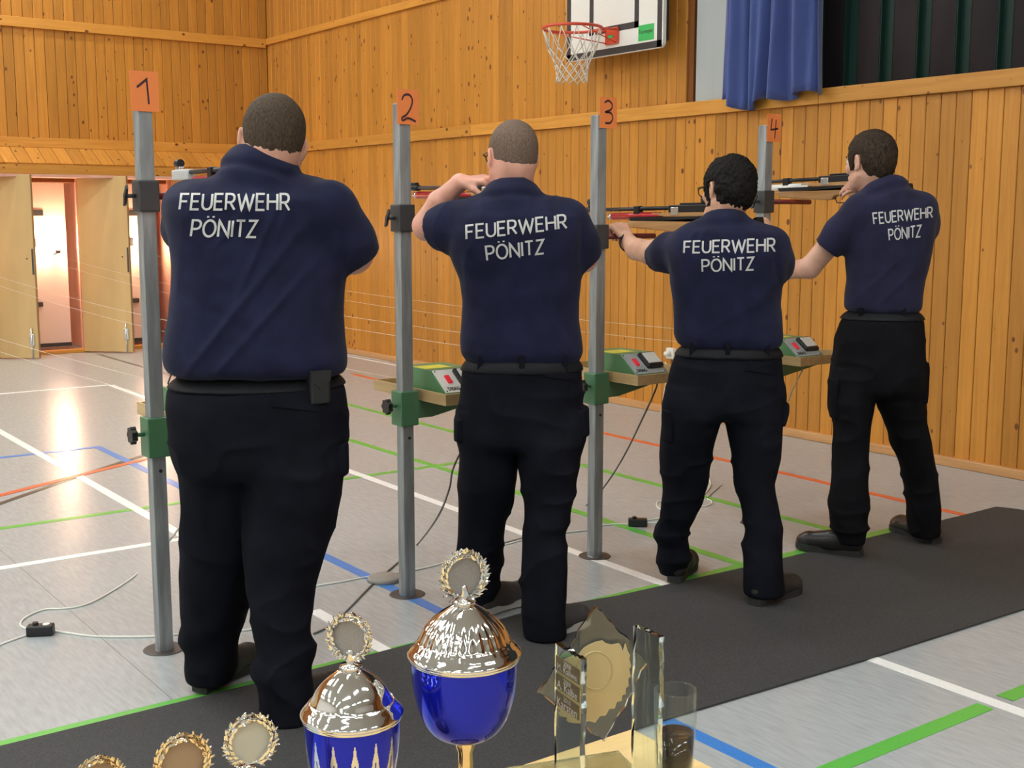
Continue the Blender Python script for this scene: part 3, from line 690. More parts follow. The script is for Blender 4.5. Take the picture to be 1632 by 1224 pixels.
def make_control(n, px_, py_, dx, dy):
    """green control unit: local x right, y away, origin at its front left foot"""
    t = empty('control_unit'); Wd, Dp, Ht = .188, .31, .105
    tag(t, {1: 'green control unit half hidden behind the heavy man at the leftmost pole', 2: 'green control unit with bright white front panel on the tray of pole 2',
            3: 'green control unit with grey front panel and red switch on the tray of pole 3', 4: 'green control unit on the farthest tray, beside the dark haired man'}[n], 'control unit', 'green control units on the trays')
    B().prism([(0, 0), (0, .026), (.105, Ht), (Dp, Ht), (Dp, 0)], 0, Wd, 0).build('housing', 'greenbox', t)
    a = math.atan2(Ht-.026, .105); Ln = math.hypot(Ht-.026, .105)
    T = Matrix.Translation((0, 0, .026)) @ Matrix.Rotation(a, 4, 'X')
    B().box((.006, .004, -.001), (Wd-.006, Ln-.004, .0025), T=T).build('front_panel', 'bbwhite' if n == 2 else 'post', t); pan = [c_ for c_ in t.children if c_.name.startswith('front_panel')][0]
    B().box((.088, .030, .0), (.178, .118, .020), .007, T=T).build('meter_frame', 'black', t)
    B().box((.099, .045, .019), (.170, .108, .024), .003, T=T).build('meter_face', 'white', t)
    B().box((.040, .052, .002), (.060, .092, .010), .002, T=T).build('switch', 'switchred', t)
    text3d('DISAG', None, .052, 0, 'black', pan, 'panel_lettering', Mx=T @ Matrix.Translation((.050, .022, .003)), hs=1.3, bold=.03)
    for q in ((.014, .012), (.014, Ln-.012), (Wd-.014, Ln-.012), (Wd-.014, .012)): B().tube([tuple(T @ Vector((q[0], q[1], .002))), tuple(T @ Vector((q[0], q[1], .0045)))], .003, 8).build('screw', 'grime', t)
    B().box((.01, .15, Ht), (.13, .24, Ht+.0012)).build('yellow_label', 'yellow', t)
    B().box((.10, -.0012, .003), (.15, 0, .023)).build('warning_label', 'yellow', t)
    t.location = (px_+dx, py_+dy, .770); return t
for n, x, y, cz, _, _ in POLES: make_control(n, x, y, .082+(.06 if n == 4 else 0), -.155+(.05 if n == 4 else 0))

# cables and switches on the floor
def cable(pts, label, m='cablew', r=.0040, name='cable', grp=None):
    o = B().tube(smooth_path(pts, 8), r, 6).build(name, m); tag(o, label, 'cable', grp); return o
def fl(x, y, z=.0034): return tuple(F(x, y, z))
def hang(x, y, ax, v): return tuple(PP(x, y, ax, v))
cable([(1.56, 3.86, .757), (1.57, 3.84, .5)]+[hang(293, 834, 1, 3.86), hang(273, 858, 1, 3.88)]+[fl(*p) for p in ((245, 890), (212, 920), (165, 950), (132, 965), (100, 970), (73, 971), (50, 979), (35, 989), (34, 998), (46, 1003))], 'white cable from the leftmost stand curling on the floor to the left switch box')
cable([fl(*p) for p in ((46, 1011), (20, 1020), (0, 1028), (-40, 1050))], 'short white cable running out of the picture from the left switch box')
cable([fl(*p) for p in ((84, 1005), (110, 1009), (150, 1014), (200, 1015), (250, 1014), (292, 1010), (340, 1006), (400, 1003), (440, 985), (470, 955), (497, 936), (540, 928), (589, 919), (627, 914), (664, 908), (712, 896), (760, 880), (805, 868), (850, 856), (898, 849), (935, 845), (959, 838), (985, 835), (1003, 836))], 'long white extension cable along the floor between the two black switch boxes')
cable([(2.72, 3.86, .757), hang(727, 735, 1, 3.9), hang(716, 779, 1, 3.9), hang(698, 823, 1, 3.92), fl(665, 868), fl(630, 900), fl(597, 928), fl(556, 970), fl(530, 995), fl(500, 1010)], 'grey cable hanging from the second tray down to the floor', 'cableg')
cable([hang(1046, 604, 1, 3.82), hang(1046, 618, 1, 3.82), hang(1025, 665, 1, 3.86), hang(992, 731, 1, 3.95), hang(959, 781, 1, 4.05), fl(935, 805), fl(900, 833), fl(870, 850), fl(832, 858), fl(805, 865)], 'grey cable hanging from the third tray down to the floor', 'cableg')
cable([hang(1282, 584, 1, 3.80), hang(1264, 620, 1, 3.84), hang(1251, 650, 1, 3.9), hang(1215, 710, 1, 4.1), hang(1190, 742, 1, 4.2), fl(1168, 760), fl(1145, 777), fl(1125, 795)], 'thin pale cable hanging from the farthest tray down to the floor', 'cablep', r=.003)
cable([fl(*p) for p in ((1127, 795), (1134, 799), (1132, 804), (1118, 807), (1090, 805), (1054, 799), (1047, 802), (1048, 808), (1056, 813), (1085, 822), (1110, 800), (1131, 777), (1131, 765), (1126, 756), (1100, 752))], 'white cable looped in coils on the floor behind the dark haired man')
cable([fl(*p) for p in ((1027, 830), (1040, 828), (1053, 826), (1075, 828), (1090, 815))], 'short white cable at the upper right of the right switch box')
cable([fl(*p) for p in ((1027, 834), (1040, 834), (1053, 834), (1080, 838), (1095, 822))], 'short white cable at the lower right of the right switch box')
c0 = PP(1064, 590, 0, W-.03)
cable([(W-.04, c0[1]+.02, c0[2]+.06), tuple(c0), hang(1057, 635, 0, W-.05), hang(1054, 661, 0, W-.06), hang(1060, 676, 0, W-.10), (W-.2, 6.2, .004), (W-.5, 5.9, .004)], 'thin white cable hanging from the wall socket', r=.004)
def switchbox(x, y, rz, label):
    t = empty('switch_box'); tag(t, label, 'switch', 'black cable switch boxes')
    B().box((-.045, -.022, 0), (.045, .022, .038), .006).build('housing', 'black', t)
    B().tube([(-.016, 0, .036), (-.016, 0, .048)], .010, 16).build('knob', 'black', t)
    B().tube([(.020, 0, .036), (.020, 0, .0405)], .012, 16).build('button', 'white', t) if x < 2 else None
    t.location = (x, y, .0); t.rotation_euler = (0, 0, rz)
p = F(65, 1012); switchbox(p[0], p[1], R(-28), 'black switch box on the floor left of the first pole')
p = F(1014, 838); switchbox(p[0], p[1]-.01, R(-40), 'black switch box on the floor by the third pole')
p = F(613, 925); o = B().lathe([(.001, .018), (.060, .018), (.068, .014), (.070, 0), (.001, 0)], 40).build('socket_cover', 'capdisc', loc=(p[0], p[1], 0)); tag(o, 'round grey floor socket cover lying beside the second pole', 'floor cover')

# thin transport cords from the stands to the targets
for sx, tx, n in ((1.50, 1.25, 1), (2.47, 2.45, 2), (3.42, 3.46, 3), (4.42, 4.36, 4)):
    for k, (dz, dxx) in enumerate(((0, 0), (-.07, .03))):
        z0, z1 = .875+dz, 1.15+dz*1.3; pts = []
        for i in range(9):
            s_ = i/8; pts.append((sx+dxx+(tx-sx)*s_, 4.22+(DF+.36-4.22)*s_, z0+(z1-z0)*s_-.10*4*s_*(1-s_)))
        o = B().tube(pts, .0009, 5).build('thread', 'cord'); tag(o, '%s thin pale cord from stand %s to its lit target' % (('upper', 'lower')[k], ('one', 'two', 'three', 'four')[n-1]), 'cord', 'target transport cords')

# ================================================================== RIFLES  (local: y towards the muzzle, origin under the rear sight on the bore)
def rifle(loc, rz, pitch, label, cyl, n):
    t = empty('air_rifle'); tag(t, label, 'rifle', 'air rifles of the four shooters')
    B().tube([(0, .10, 0), (0, .72, 0)], .0085, 14).build('barrel', 'darkm', t)
    B().tube([(0, .66, 0), (0, .74, 0)], .0125, 14).build('muzzle_sleeve', 'silver' if n == 1 else 'darkm', t)
    if n == 1: B().box((-.015, .59, -.026), (.015, .745, .010), .005).build('muzzle_weight', 'muzzle', t)
    B().box((-.010, .675, .010), (.010, .72, .022), .003).build('front_sight_base', 'silver' if n == 1 else 'darkm', t)
    if n != 2: B().tube([(0, .685, .034), (0, .72, .034)], .0145, 16).build('front_sight', 'black', t)
    B().box((-.015, -.02, -.018), (.015, .20, .012), .004).build('receiver', 'darkm', t)
    B().box((-.008, -.03, .012), (.008, .14, .020), .002).build('sight_rail', 'darkm', t)
    B().box((-.016, -.045, .016), (.016, .015, .046), .005).build('rear_sight', 'black', t)
    B().tube([(0, -.080, .034), (0, -.04, .034)], [.018, .011], 18).build('eyepiece', 'black', t)
    ce = .67 if n == 2 else .56; B().tube([(0, .26, -.030), (0, ce, -.030)], .0150, 16).build('air_cylinder', cyl, t)
    B().tube([(0, ce, -.030), (0, ce+.025, -.030)], .0120, 16).build('cylinder_gauge', 'silver', t)
    B().box((-.013, .38, -.046), (.013, .415, .012), .003).build('barrel_band', 'darkm', t)
    B().box((-.0165, .14, -.030), (.0165, .185, .004), .003).build('loading_block', 'silver', t)
    B().prism([(-.06, -.018), (.30, -.018), (.30, -.030), (-.06, -.036)], -.0135, .0135, 0).build('stock_top', 'stock', t)
    B().prism([(-.07, -.034), (.44, -.034), (.43, -.050), (-.07, -.058)], -.017, .017, 0).build('side_rail', 'darkm', t)
    pr = [(-.10, -.036), (.44, -.050), (.455, -.058), (.43, -.078), (.16, -.098), (.12, -.096), (.10, -.078), (.03, -.076), (.02, -.10), (-.01, -.165), (-.055, -.160), (-.045, -.09), (-.10, -.075)]
    fore = B().prism(pr, -.017, .017, 0).build('stock', 'stock', t)
    md = fore.modifiers.new('b', 'BEVEL'); md.width = .005; md.segments = 2; md.limit_method = 'ANGLE'
    B().tube([(0, .115, -.080), (0, .10, -.112), (0, .04, -.112), (0, .025, -.080)], .0028, 8).build('trigger_guard', 'darkm', t)
    B().tube([(0, .078, -.078), (0, .070, -.100)], .003, 6).build('trigger', 'silver', t)
    B().prism([(-.09, -.050), (-.27, -.058), (-.28, -.120), (-.24, -.115), (-.09, -.078)], -.014, .014, 0).build('butt_stock', 'stock', t)
    B().prism([(-.09, -.022), (-.20, -.030), (-.21, -.052), (-.09, -.048)], -.018, .018, 0).build('cheek_piece', 'stock', t)
    B().prism([(-.270, -.045), (-.288, -.040), (-.300, -.090), (-.306, -.150), (-.288, -.153), (-.275, -.090)], -.018, .018, 0).build('butt_plate', 'black', t)
    t.rotation_mode = 'XYZ'; t.location = loc; t.rotation_euler = (pitch, 0, rz); return t
rifle((1.680, 3.66, 1.612), R(0), 0, 'air rifle with silver muzzle pointing past pole 1 beside the heavy man', 'cyl_red', 1)
rifle((2.700, 3.69, 1.560), R(0), R(.9), 'air rifle the man with the shaved head is loading', 'cyl_red', 2)
rifle((3.50, 3.49, 1.489), R(0), R(-.6), 'air rifle with red cylinder on the rest of pole 3', 'cyl_red', 3)
rifle((4.50, 3.555, 1.628), R(0), R(-1.2), 'air rifle with white cylinder aimed by the tall man at pole 4', 'white', 4)

# ================================================================== PEOPLE
def rotm(yaw, pitch=0, roll=0):
    """columns: right, forward, up; yaw clockwise from +Y, pitch up, roll to the right"""
    return np.array((Matrix.Rotation(-yaw, 3, 'Z') @ Matrix.Rotation(pitch, 3, 'X') @ Matrix.Rotation(roll, 3, 'Y')))
def unit(v): v = np.array(v, float); return v/max(np.linalg.norm(v), 1e-9)
def hand(Fd, wrist, to, palm_n, curl, sc=1.0, side=1, spread=.10, thumb=.6):
    """palm and five separate bent fingers; to = direction of the fingers, palm_n = way the palm faces"""
    wrist = np.array(wrist, float); d = unit(to); n = unit(np.array(palm_n)-d*np.dot(palm_n, d)); s_ = np.cross(d, n)*side; k = .006
    L_ = [.095, .100, .096, .088]; fl_ = [(.042, .026, .020), (.047, .029, .021), (.043, .027, .020), (.034, .021, .018)]
    for i in range(4):
        o = (i-1.5)*.0205*sc; base = wrist+s_*o*.55+d*.010*sc; kn = wrist+d*L_[i]*sc*.88+s_*o-n*.004
        Fd.rc(base, kn, .0150*sc, .0118*sc, .010)
        p = kn; dd = d; a = 0
        for j, ln in enumerate(fl_[i]):
            a += curl[j]*(1+.06*i); dd = unit(d*math.cos(a)+n*math.sin(a)+s_*(i-1.5)*spread*.5*(1 if j == 0 else .3)); q = p+dd*ln*sc
            Fd.rc(p, q, (.0098, .0088, .0078)[j]*sc, (.0088, .0078, .0070)[j]*sc, k); p = q
    b0 = wrist+d*.020*sc-s_*.018*sc+n*.006; dv = unit(d*.75-s_*.65+n*.30); q = b0+dv*.042*sc
    Fd.rc(b0, q, .0150*sc, .0115*sc, .010); dv = unit(d*.85-s_*.35+n*thumb); q2 = q+dv*.032*sc; Fd.rc(q, q2, .0110*sc, .0095*sc, k); dv = unit(d*.8+n*thumb*1.2+s_*.1); Fd.rc(q2, q2+dv*.025*sc, .0098*sc, .0082*sc, k)
def face_prims(Fd, o, Rm, s, thin=1.0):
    def T(x, y, z): return o+Rm@(np.array((x, y, z))*s)
    def E(c, r, k=.02, how='u'): Fd.ell(T(*c), np.array(r)*s, Rm, k, how)
    def Cp(a, b_, r1, r2, k=.01, how='u'): Fd.rc(T(*a), T(*b_), r1*s, r2*s, k, how)
    E((0, -.012, .030), (.0765, .097, .088)); E((0, .022, -.025), (.062*thin, .070, .088), .03); E((0, .030, -.078), (.050*thin, .052, .036), .025)
    E((0, .076, -.098), (.020, .017, .017), .02); E((0, -.045, -.02), (.060, .055, .06), .03)
    Cp((-.032, .080, .020), (.032, .080, .020), .012, .012, .014)
    for q in (-1, 1):
        E((q*.044, .062, -.022), (.020, .020, .016), .02)                       # cheek bone
        Cp((q*.062*thin, .0, -.055), (q*.035*thin, .055, -.092), .016, .015, .02)         # jaw line
        E((q*.031, .096, .006), (.0135, .011, .0068), .007, 's')                  # eye socket
        E((q*.0115, .101, -.034), (.0075, .009, .007), .006)                    # nostril wing
        # ear
        er = Rm @ rotm(R(-q*22), 0, R(q*6)); c = T(q*.080, -.006, -.008)
        Fd.ell(c, np.array((.0075, .020, .033))*s, er, .006); Fd.ell(T(q*.084, -.002, -.004), np.array((.0055, .0105, .018))*s, er, .004, 's'); Fd.ell(T(q*.077, .002, -.034), np.array((.006, .009, .009))*s, Rm, .005)
    Cp((0, .090, .014), (0, .112, -.026), .0075, .0115, .008); E((0, .110, -.034), (.010, .009, .007), .006)
    Cp((-.019, .091, -.0565), (.019, .091, -.0565), .0062, .0062, .008); Cp((-.015, .090, -.067), (.015, .090, -.067), .0070, .0070, .008); Cp((-.021, .100, -.0615), (.021, .100, -.0615), .0022, .0022, .003, 's')
def make_person(sp):
    h0 = sp['h']; bear = sp['bear']; Rb = (math.cos(bear), -math.sin(bear))     # lateral axis seen square-on
    root_p = sp['root']; root = empty('person', (root_p[0], root_p[1], 0)); tag(root, sp['label'], 'person')
    def PX(q): return P(q[0], q[1], h0+(q[2] if len(q) > 2 else 0))
    def rows(secs, rho, dh=0):
        out = []
        for s_ in secs:
            py, xl, xr = s_[:3]; dd = s_[3] if len(s_) > 3 else 0; rh = s_[4] if len(s_) > 4 else rho
            hh = h0+dh+dd; c = P((xl+xr)/2, py, hh); a = (xr-xl)/2*S(py, hh); out.append((c[2], c[0], c[1], a, a*rh))
        return out
    # ---- head
    hs = sp['head']; o = PX(hs['c']); Rm = rotm(R(hs['yaw']), R(hs.get('pitch', 0)), R(hs.get('roll', 0))); s = hs['s']
    def T(x, y, z): return o+Rm@(np.array((x, y, z))*s)
    # ---- body: one skin surface
    A = sp['arms']
    pts = [T(0, 0, 0)]+[PX(p[:3]) for a in A for p in a['pts']]+[a['hand'][0] for a in A if a.get('hand')]+[F(*sp['feet'][0])[:], F(*sp['feet'][1])]
    pts = np.array(pts); lo = pts.min(0)-.30; hi = pts.max(0)+.24; lo[2] = .03
    Bf = Field(lo, hi, .0056)
    face_prims(Bf, o, Rm, s, hs.get('thin', 1))
    nb = PX(sp['neck'][0]); nr = sp['neck'][1]
    Bf.rc(T(0, -.028, -.045), nb, nr, nr*1.04, .03); Bf.rc(T(0, .0, -.06), nb+np.array((0, .01, 0)), nr*.8, nr, .03)
    sh = [PX(a['pts'][0]) for a in A]; hipc = PX(sp['hip'])
    for q in sh: Bf.rc(nb+np.array((0, 0, -.05)), q, nr*.9, .055, .04)
    Bf.rc(nb+np.array((0, 0, -.10)), hipc, sp['core']*.9, sp['core']*.7, .05)
    for a in A:
        P3 = [PX(p[:3]) for p in a['pts']]
        for i in range(len(P3)-1): Bf.rc(P3[i], P3[i+1], a['pts'][i][3], a['pts'][i+1][3], .012)
        if a.get('hand'):
            wr, to, pn, cu, side = a['hand'][:5]; Bf.rc(P3[-1], wr, a['pts'][-1][3], .026, .015); hand(Bf, wr, to, pn, cu, a.get('hs', 1.0), side, thumb=a['hand'][5] if len(a['hand']) > 5 else .6)
    ank = []
    for i, leg in enumerate((sp['legl'], sp['legr'])):
        rr_ = rows(leg, 1); rr_.sort(); top = rr_[-1]; kn = rr_[len(rr_)//2]; bt = rr_[0]
        Bf.rc(hipc, (top[1], top[2], top[0]), .06, .055, .03); Bf.rc((top[1], top[2], top[0]), (kn[1], kn[2], kn[0]), .055, .045, .01); Bf.rc((kn[1], kn[2], kn[0]), (bt[1], bt[2], .10), .045, .034, .01); ank.append((bt[1], bt[2]))
    V, Q, E = Bf.mesh(smooth=1)
    body = npmesh('body', V, Q, sp['skin'], root)
    # eyes, brows, lips
    for q in (-1, 1):
        b_ = B().lathe([(.0001, -.0105*s)]+[(.0105*s*math.sin(a), -.0105*s*math.cos(a)) for a in np.linspace(.3, math.pi-.3, 8)]+[(.0001, .0105*s)], 14, tuple(T(q*.031, .0835, .006)))
        b_.build('eye', 'eye', body)
        c = T(q*.031, .0950, .006); B().ellipsoid(T(q*.031, .0912, .006), (.0058*s,)*3).build('iris', 'iris', body) if hasattr(B, 'ellipsoid') else None
        B().tube([tuple(T(q*x, y, z)) for x, y, z in ((.014, .0945, .022), (.026, .0955, .0275), (.040, .089, .0265), (.050, .078, .021))], [.0022*s, .0032*s, .003*s, .0015*s], 8).build('eyebrow', 'brow', body)
    # ---- hair: shell over the skull, cut at the hairline
    Hf = Field(o-.16*s, o+.17*s, .0040); th = hs['hair']
    def EH(c, r, k=.02, how='u'): Hf.ell(T(*c), np.array(r)*s, Rm, k, how)
    EH((0, -.012, .030), (.0765+th, .097+th, .088+th*hs.get('toph', 1.1))); EH((0, -.045, -.02), (.060+th*.8, .055+th*.8, .06+th*.5), .03)
    EH((0, .022, -.010), (.0655+th*.5, .066, .070), .02)
    X, Y, Z = [g.astype(float) for g in np.meshgrid(*Hf.ax, indexing='ij', sparse=True)]
    lx = ((X-o[0])*Rm[0, 0]+(Y-o[1])*Rm[1, 0]+(Z-o[2])*Rm[2, 0])/s; ly = ((X-o[0])*Rm[0, 1]+(Y-o[1])*Rm[1, 1]+(Z-o[2])*Rm[2, 1])/s; lz = ((X-o[0])*Rm[0, 2]+(Y-o[1])*Rm[1, 2]+(Z-o[2])*Rm[2, 2])/s
    nape, burn, front = hs['nape'], hs.get('burn', -.01), hs.get('front', .062)
    line = np.interp(ly, [-.12, -.055, -.030, -.022, .012, .020, .046, .060, .10], [nape, nape, nape+.012, .022, .022, burn, burn, front, front+.012])
    earcut = np.abs(lx)*0
    cutd = (line-lz)*s*.8
    Hf.d = np.maximum(Hf.d, np.maximum(cutd, .0)*1.0+np.minimum(cutd, 0)*1.0).astype(np.float32)
    V, Q, E = Hf.mesh(smooth=2); N_ = normals(V, Q); amp = hs.get('hn', .0012)
    V = V+N_*(noise(V*hs.get('hf', 220), 3)*amp+noise(V*hs.get('hf', 220)*.35, 4)*amp*1.2)[:, None]
    npmesh('hair', V, Q, sp['hairm'], root)
    # ---- shirt
    tor = rows(sp['torso'], sp.get('rho', .62))
    lo = np.array([min(t[1]-t[3] for t in tor), min(t[2]-t[3] for t in tor), min(t[0] for t in tor)])-.20; hi = np.array([max(t[1]+t[3] for t in tor), max(t[2]+t[3] for t in tor), max(t[0] for t in tor)])+.20
    for a in A:
        for p in a['sleeve']: q = PX(p[:3]); lo = np.minimum(lo, q-.14); hi = np.maximum(hi, q+.14)
    Sf = Field(lo, hi, .0062); Sf.loft(tor, Rb, .02, e=sp.get('te', 2.35), capk=.02)
    for a in A:
        P3 = [PX(p[:3]) for p in a['sleeve']]; rr_ = [p[3]*S(p[1], h0) for p in a['sleeve']]
        for i in range(len(P3)-1): Sf.rc(P3[i], P3[i+1], rr_[i], rr_[i+1], a.get('k', .035), cut=1 if i == len(P3)-2 else None)
    for q, rr_ in sp.get('pads', []): Sf.ell(PX(q), np.array(rr_), None, .05)
    cc = PX(sp['collar']['c']); cn = unit(np.array((*(hf[:2]*sp['collar'].get('tilt', .35)), 1.0))+np.array((*(np.array(Rb)*sp['collar'].get('side', 0)), 0)))
    cr = sp['collar']['r']*S(cc[2]*0+sp['collar']['c'][1], h0)
    for i in range(sp['collar'].get('n', 3)): Sf.torus(cc-cn*.012*i, cn, cr*(1+.10*i), .0085, .010 if i == 0 else .02)
    Sf.rc(cc-cn*.030, cc-cn*.075, cr*1.1, cr*1.5, .03)
    Sf.rc(cc+cn*.06, cc-cn*.014, cr*.96, cr*.90, .004, 's')          # neck opening
    for a in A:                                                       # sleeve openings
        P3 = [PX(p[:3]) for p in a['sleeve']]; rr_ = a['sleeve'][-1][3]*S(a['sleeve'][-1][1], h0); u = unit(P3[-1]-P3[-2]); Sf.rc(P3[-1]+u*.04, P3[-1]-u*.012, rr_-.007, rr_-.009, .003, 's')
    for (p1, p2, dep, wd) in sp.get('folds', []):
        a_, b_ = PX(p1), PX(p2); sl, X, Y, Z = Sf.sub(np.minimum(a_, b_), np.maximum(a_, b_), wd*3+.15)
        q = b_-a_; cdir = unit(P(*[(p1[i]+p2[i])/2 for i in (0, 1)], 1.0)-EYE)     # fold runs on the back surface under the line
        n_ = np.cross(q, cdir); n_ = unit(n_); dd = np.abs((X-a_[0])*n_[0]+(Y-a_[1])*n_[1]+(Z-a_[2])*n_[2]); tt = np.clip(((X-a_[0])*q[0]+(Y-a_[1])*q[1]+(Z-a_[2])*q[2])/(q@q), 0, 1)
        Sf.d[sl] = (Sf.d[sl]-dep*np.exp(-(dd/wd)**2)*(np.clip(np.sin(math.pi*tt), 0, 1)**.7)).astype(np.float32)
    V, Q, E = Sf.mesh(smooth=2); N_ = normals(V, Q)
    wv = V.copy(); wv[:, 2] *= .55; wv += .12*np.stack([noise(V*2.2, 21), noise(V*2.2, 22), noise(V*2.2, 23)], 1)
    rd = 1-np.abs(noise(wv*7.5, sp['seed'])); rd = rd**3
    V = V+N_*((rd-.35)*sp.get('wr', .006)+noise(V*5, sp['seed']+1)*.004)[:, None]
    shirt = npmesh('shirt', V, Q, sp['shirtm'], root)
    bvh = BVHTree.FromPolygons([tuple(v) for v in V], [tuple(q) for q in Q.tolist()])
    # ---- lettering pressed on the back
    for word, quad in sp['print']: lettering(word, quad, bvh, shirt)
    # ---- trousers, belt, pockets from one field
    pel = rows(sp['pelvis'], sp.get('prho', .70)); ll, lr = rows(sp['legl'], 1.05), rows(sp['legr'], 1.05); ll, lr = [[(z_, a_, b_, c_*(1 if z_ < max(r_[0] for r_ in q)-.02 else .9), c_*(1.08+.22*min(1, max(0, (z_-.45)/.25)))*(.72+.28*min(1, max(0, (max(r_[0] for r_ in q)-z_)/.09)))) for z_, a_, b_, c_, d_ in q] for q in (ll, lr)]; al = pel+ll+lr
    lo = np.array([min(t[1]-t[3] for t in al), min(t[2]-t[3] for t in al), min(t[0] for t in al)])-.06; hi = np.array([max(t[1]+t[3] for t in al), max(t[2]+t[3] for t in al), max(t[0] for t in al)])+.06
    Tf = Field(lo, hi, .0064); Tf.loft(ll, Rb, .0, e=2.1); Tf.loft(lr, Rb, .012, e=2.1); Tf.loft(pel, Rb, .035, e=2.25, capk=.06)
    V, Q, E = Tf.mesh(smooth=2); N_ = normals(V, Q); zt_ = max(t[0] for t in pel)
    wv = V.copy(); wv[:, 2] *= 1.7; wv += .10*np.stack([noise(V*3, 31), noise(V*3, 32), noise(V*3, 33)], 1)
    rd = (1-np.abs(noise(wv*6.5, sp['seed']+5)))**3; zz = V[:, 2]; amp = .004+.010*np.exp(-((zz-.16)/.12)**2)+.006*np.exp(-((zz-.48)/.13)**2)+.004*np.exp(-((zz-.80)/.08)**2)
    V = V+N_*((rd-.3)*amp+noise(V*4, sp['seed']+6)*.005)[:, None]
    trousers = npmesh('trousers', V, Q, sp['pantsm'], root)
    G = [g.astype(float) for g in np.meshgrid(*Tf.ax, indexing='ij', sparse=True)]
    def clip(off, lo_, hi_): # piece of the trouser surface inside a z band
        return np.maximum(Tf.d-off, np.maximum(lo_-G[2], G[2]-hi_)).astype(np.float32)
    zb = PX((sp['hip'][0], sp['belt'], 0))[2]
    V, Q, E = Tf.mesh(clip(.005, zb-.021, zb+.021), smooth=1); npmesh('belt', V, Q, 'belt', root)
    for fx, side in sp.get('loops', []):
        c = P(fx, sp['belt'], h0-.35); dv = unit(c-EYE); hit = BVHTree.FromPolygons([tuple(v) for v in V], [tuple(q) for q in Q.tolist()]).ray_cast(Vector(EYE), Vector(dv))
        if hit[0]: p = hit[0]; T2 = Matrix.Translation(p) @ Matrix.Rotation(-bear, 4, 'Z'); B().box((-.010, -.009, -.030), (.010, .012, .030), .003, T=T2).build('belt_loop', sp['pantsm'], trousers)
    for (px_, py0, py1, wpx, dh_) in sp.get('pockets', []):
        c = PX((px_, (py0+py1)/2, dh_)); hz = abs(PX((px_, py0, dh_))[2]-PX((px_, py1, dh_))[2])/2; hw_ = wpx*S(py0, h0)
        u = (G[0]-c[0])*Rb[0]+(G[1]-c[1])*Rb[1]; v = -(G[0]-c[0])*Rb[1]+(G[1]-c[1])*Rb[0]
        d = np.maximum(np.maximum(Tf.d-.010, np.abs(G[2]-c[2])-hz), np.maximum(np.abs(u)-hw_, np.abs(v)-.085))
        try: V, Q, E = Tf.mesh(d.astype(np.float32), smooth=2); npmesh('cargo_pocket', V, Q, sp['pantsm'], trousers)
        except ValueError: pass
    # ---- shoes
    for (hx, hy, tx, ty, m_, so) in sp['shoes']:
        a = F(hx, hy, MT)[:2]; b_ = F(tx, ty, MT)[:2]; d = unit(b_-a); shoe(a+d*.016, d, sp.get('shoelen', .295), m_, so, root, sp.get('lace'))
    return dict(root=root, T=T, Rm=Rm, o=o, s=s, PX=PX, bvh=bvh, body=body)
def shoe(heel, d, ln, m_, so, root, lace=None):
    c = np.array((-d[1]*-1, -d[0]*1)) if 0 else np.array((d[1], -d[0]))
    def q(f_, l_, z): return (heel[0]+d[0]*f_*ln+c[0]*l_, heel[1]+d[1]*f_*ln+c[1]*l_, z)
    lo = np.array((min(heel[0], heel[0]+d[0]*ln)-.08, min(heel[1], heel[1]+d[1]*ln)-.08, MT-.02)); hi = np.array((max(heel[0], heel[0]+d[0]*ln)+.08, max(heel[1], heel[1]+d[1]*ln)+.08, .19))
    Fs = Field(lo, hi, .0050); b0 = MT+.022
    Fs.rc(q(.13, 0, b0+.030), q(.45, 0, b0+.024), .038, .044, .02); Fs.rc(q(.45, 0, b0+.022), q(.80, .004, b0+.012), .044, .042, .02); Fs.rc(q(.80, .004, b0+.012), q(.90, .002, b0+.008), .040, .030, .02)
    Fs.rc(q(.14, 0, b0+.03), q(.20, 0, b0+.055), .036, .036, .02); Fs.rc(q(.30, 0, b0+.05), q(.60, 0, b0+.028), .034, .030, .03)
    G = Fs.ax[2][None, None, :]; up_ = np.maximum(Fs.d, b0-.004-G); V, Q, E = Fs.mesh(up_.astype(np.float32), smooth=1); V[:, 2] = np.maximum(V[:, 2], MT+.012); sh = npmesh('shoe', V, Q, m_, root)
    # sole: outline prism with rounded toe, separate heel
    pts = []
    for f_, l_ in ((0, .018), (.02, .030), (.12, .036), (.30, .034), (.45, .036), (.62, .046), (.75, .050), (.88, .043), (.96, .028), (1.0, .008)): pts.append((f_, l_))
    out = [q(f_, l_, 0)[:2] for f_, l_ in pts]+[q(f_, -l_*.92, 0)[:2] for f_, l_ in pts[::-1]]
    B().prism(out, MT, MT+.026, 2).build('sole', so, sh)
    if lace:
        b = B()
        for k in range(4):
            f_ = .44+.065*k; b.tube([q(f_, -.036, b0+.050-.004*k), q(f_+.02, 0, b0+.078-.008*k), q(f_+.04, .036, b0+.048-.004*k)], .0034, 6)
        b.tube([q(.40, -.02, b0+.075), q(.44, -.05, b0+.045)], .003, 6); b.build('laces', lace, sh)['kind'] = 'stuff'
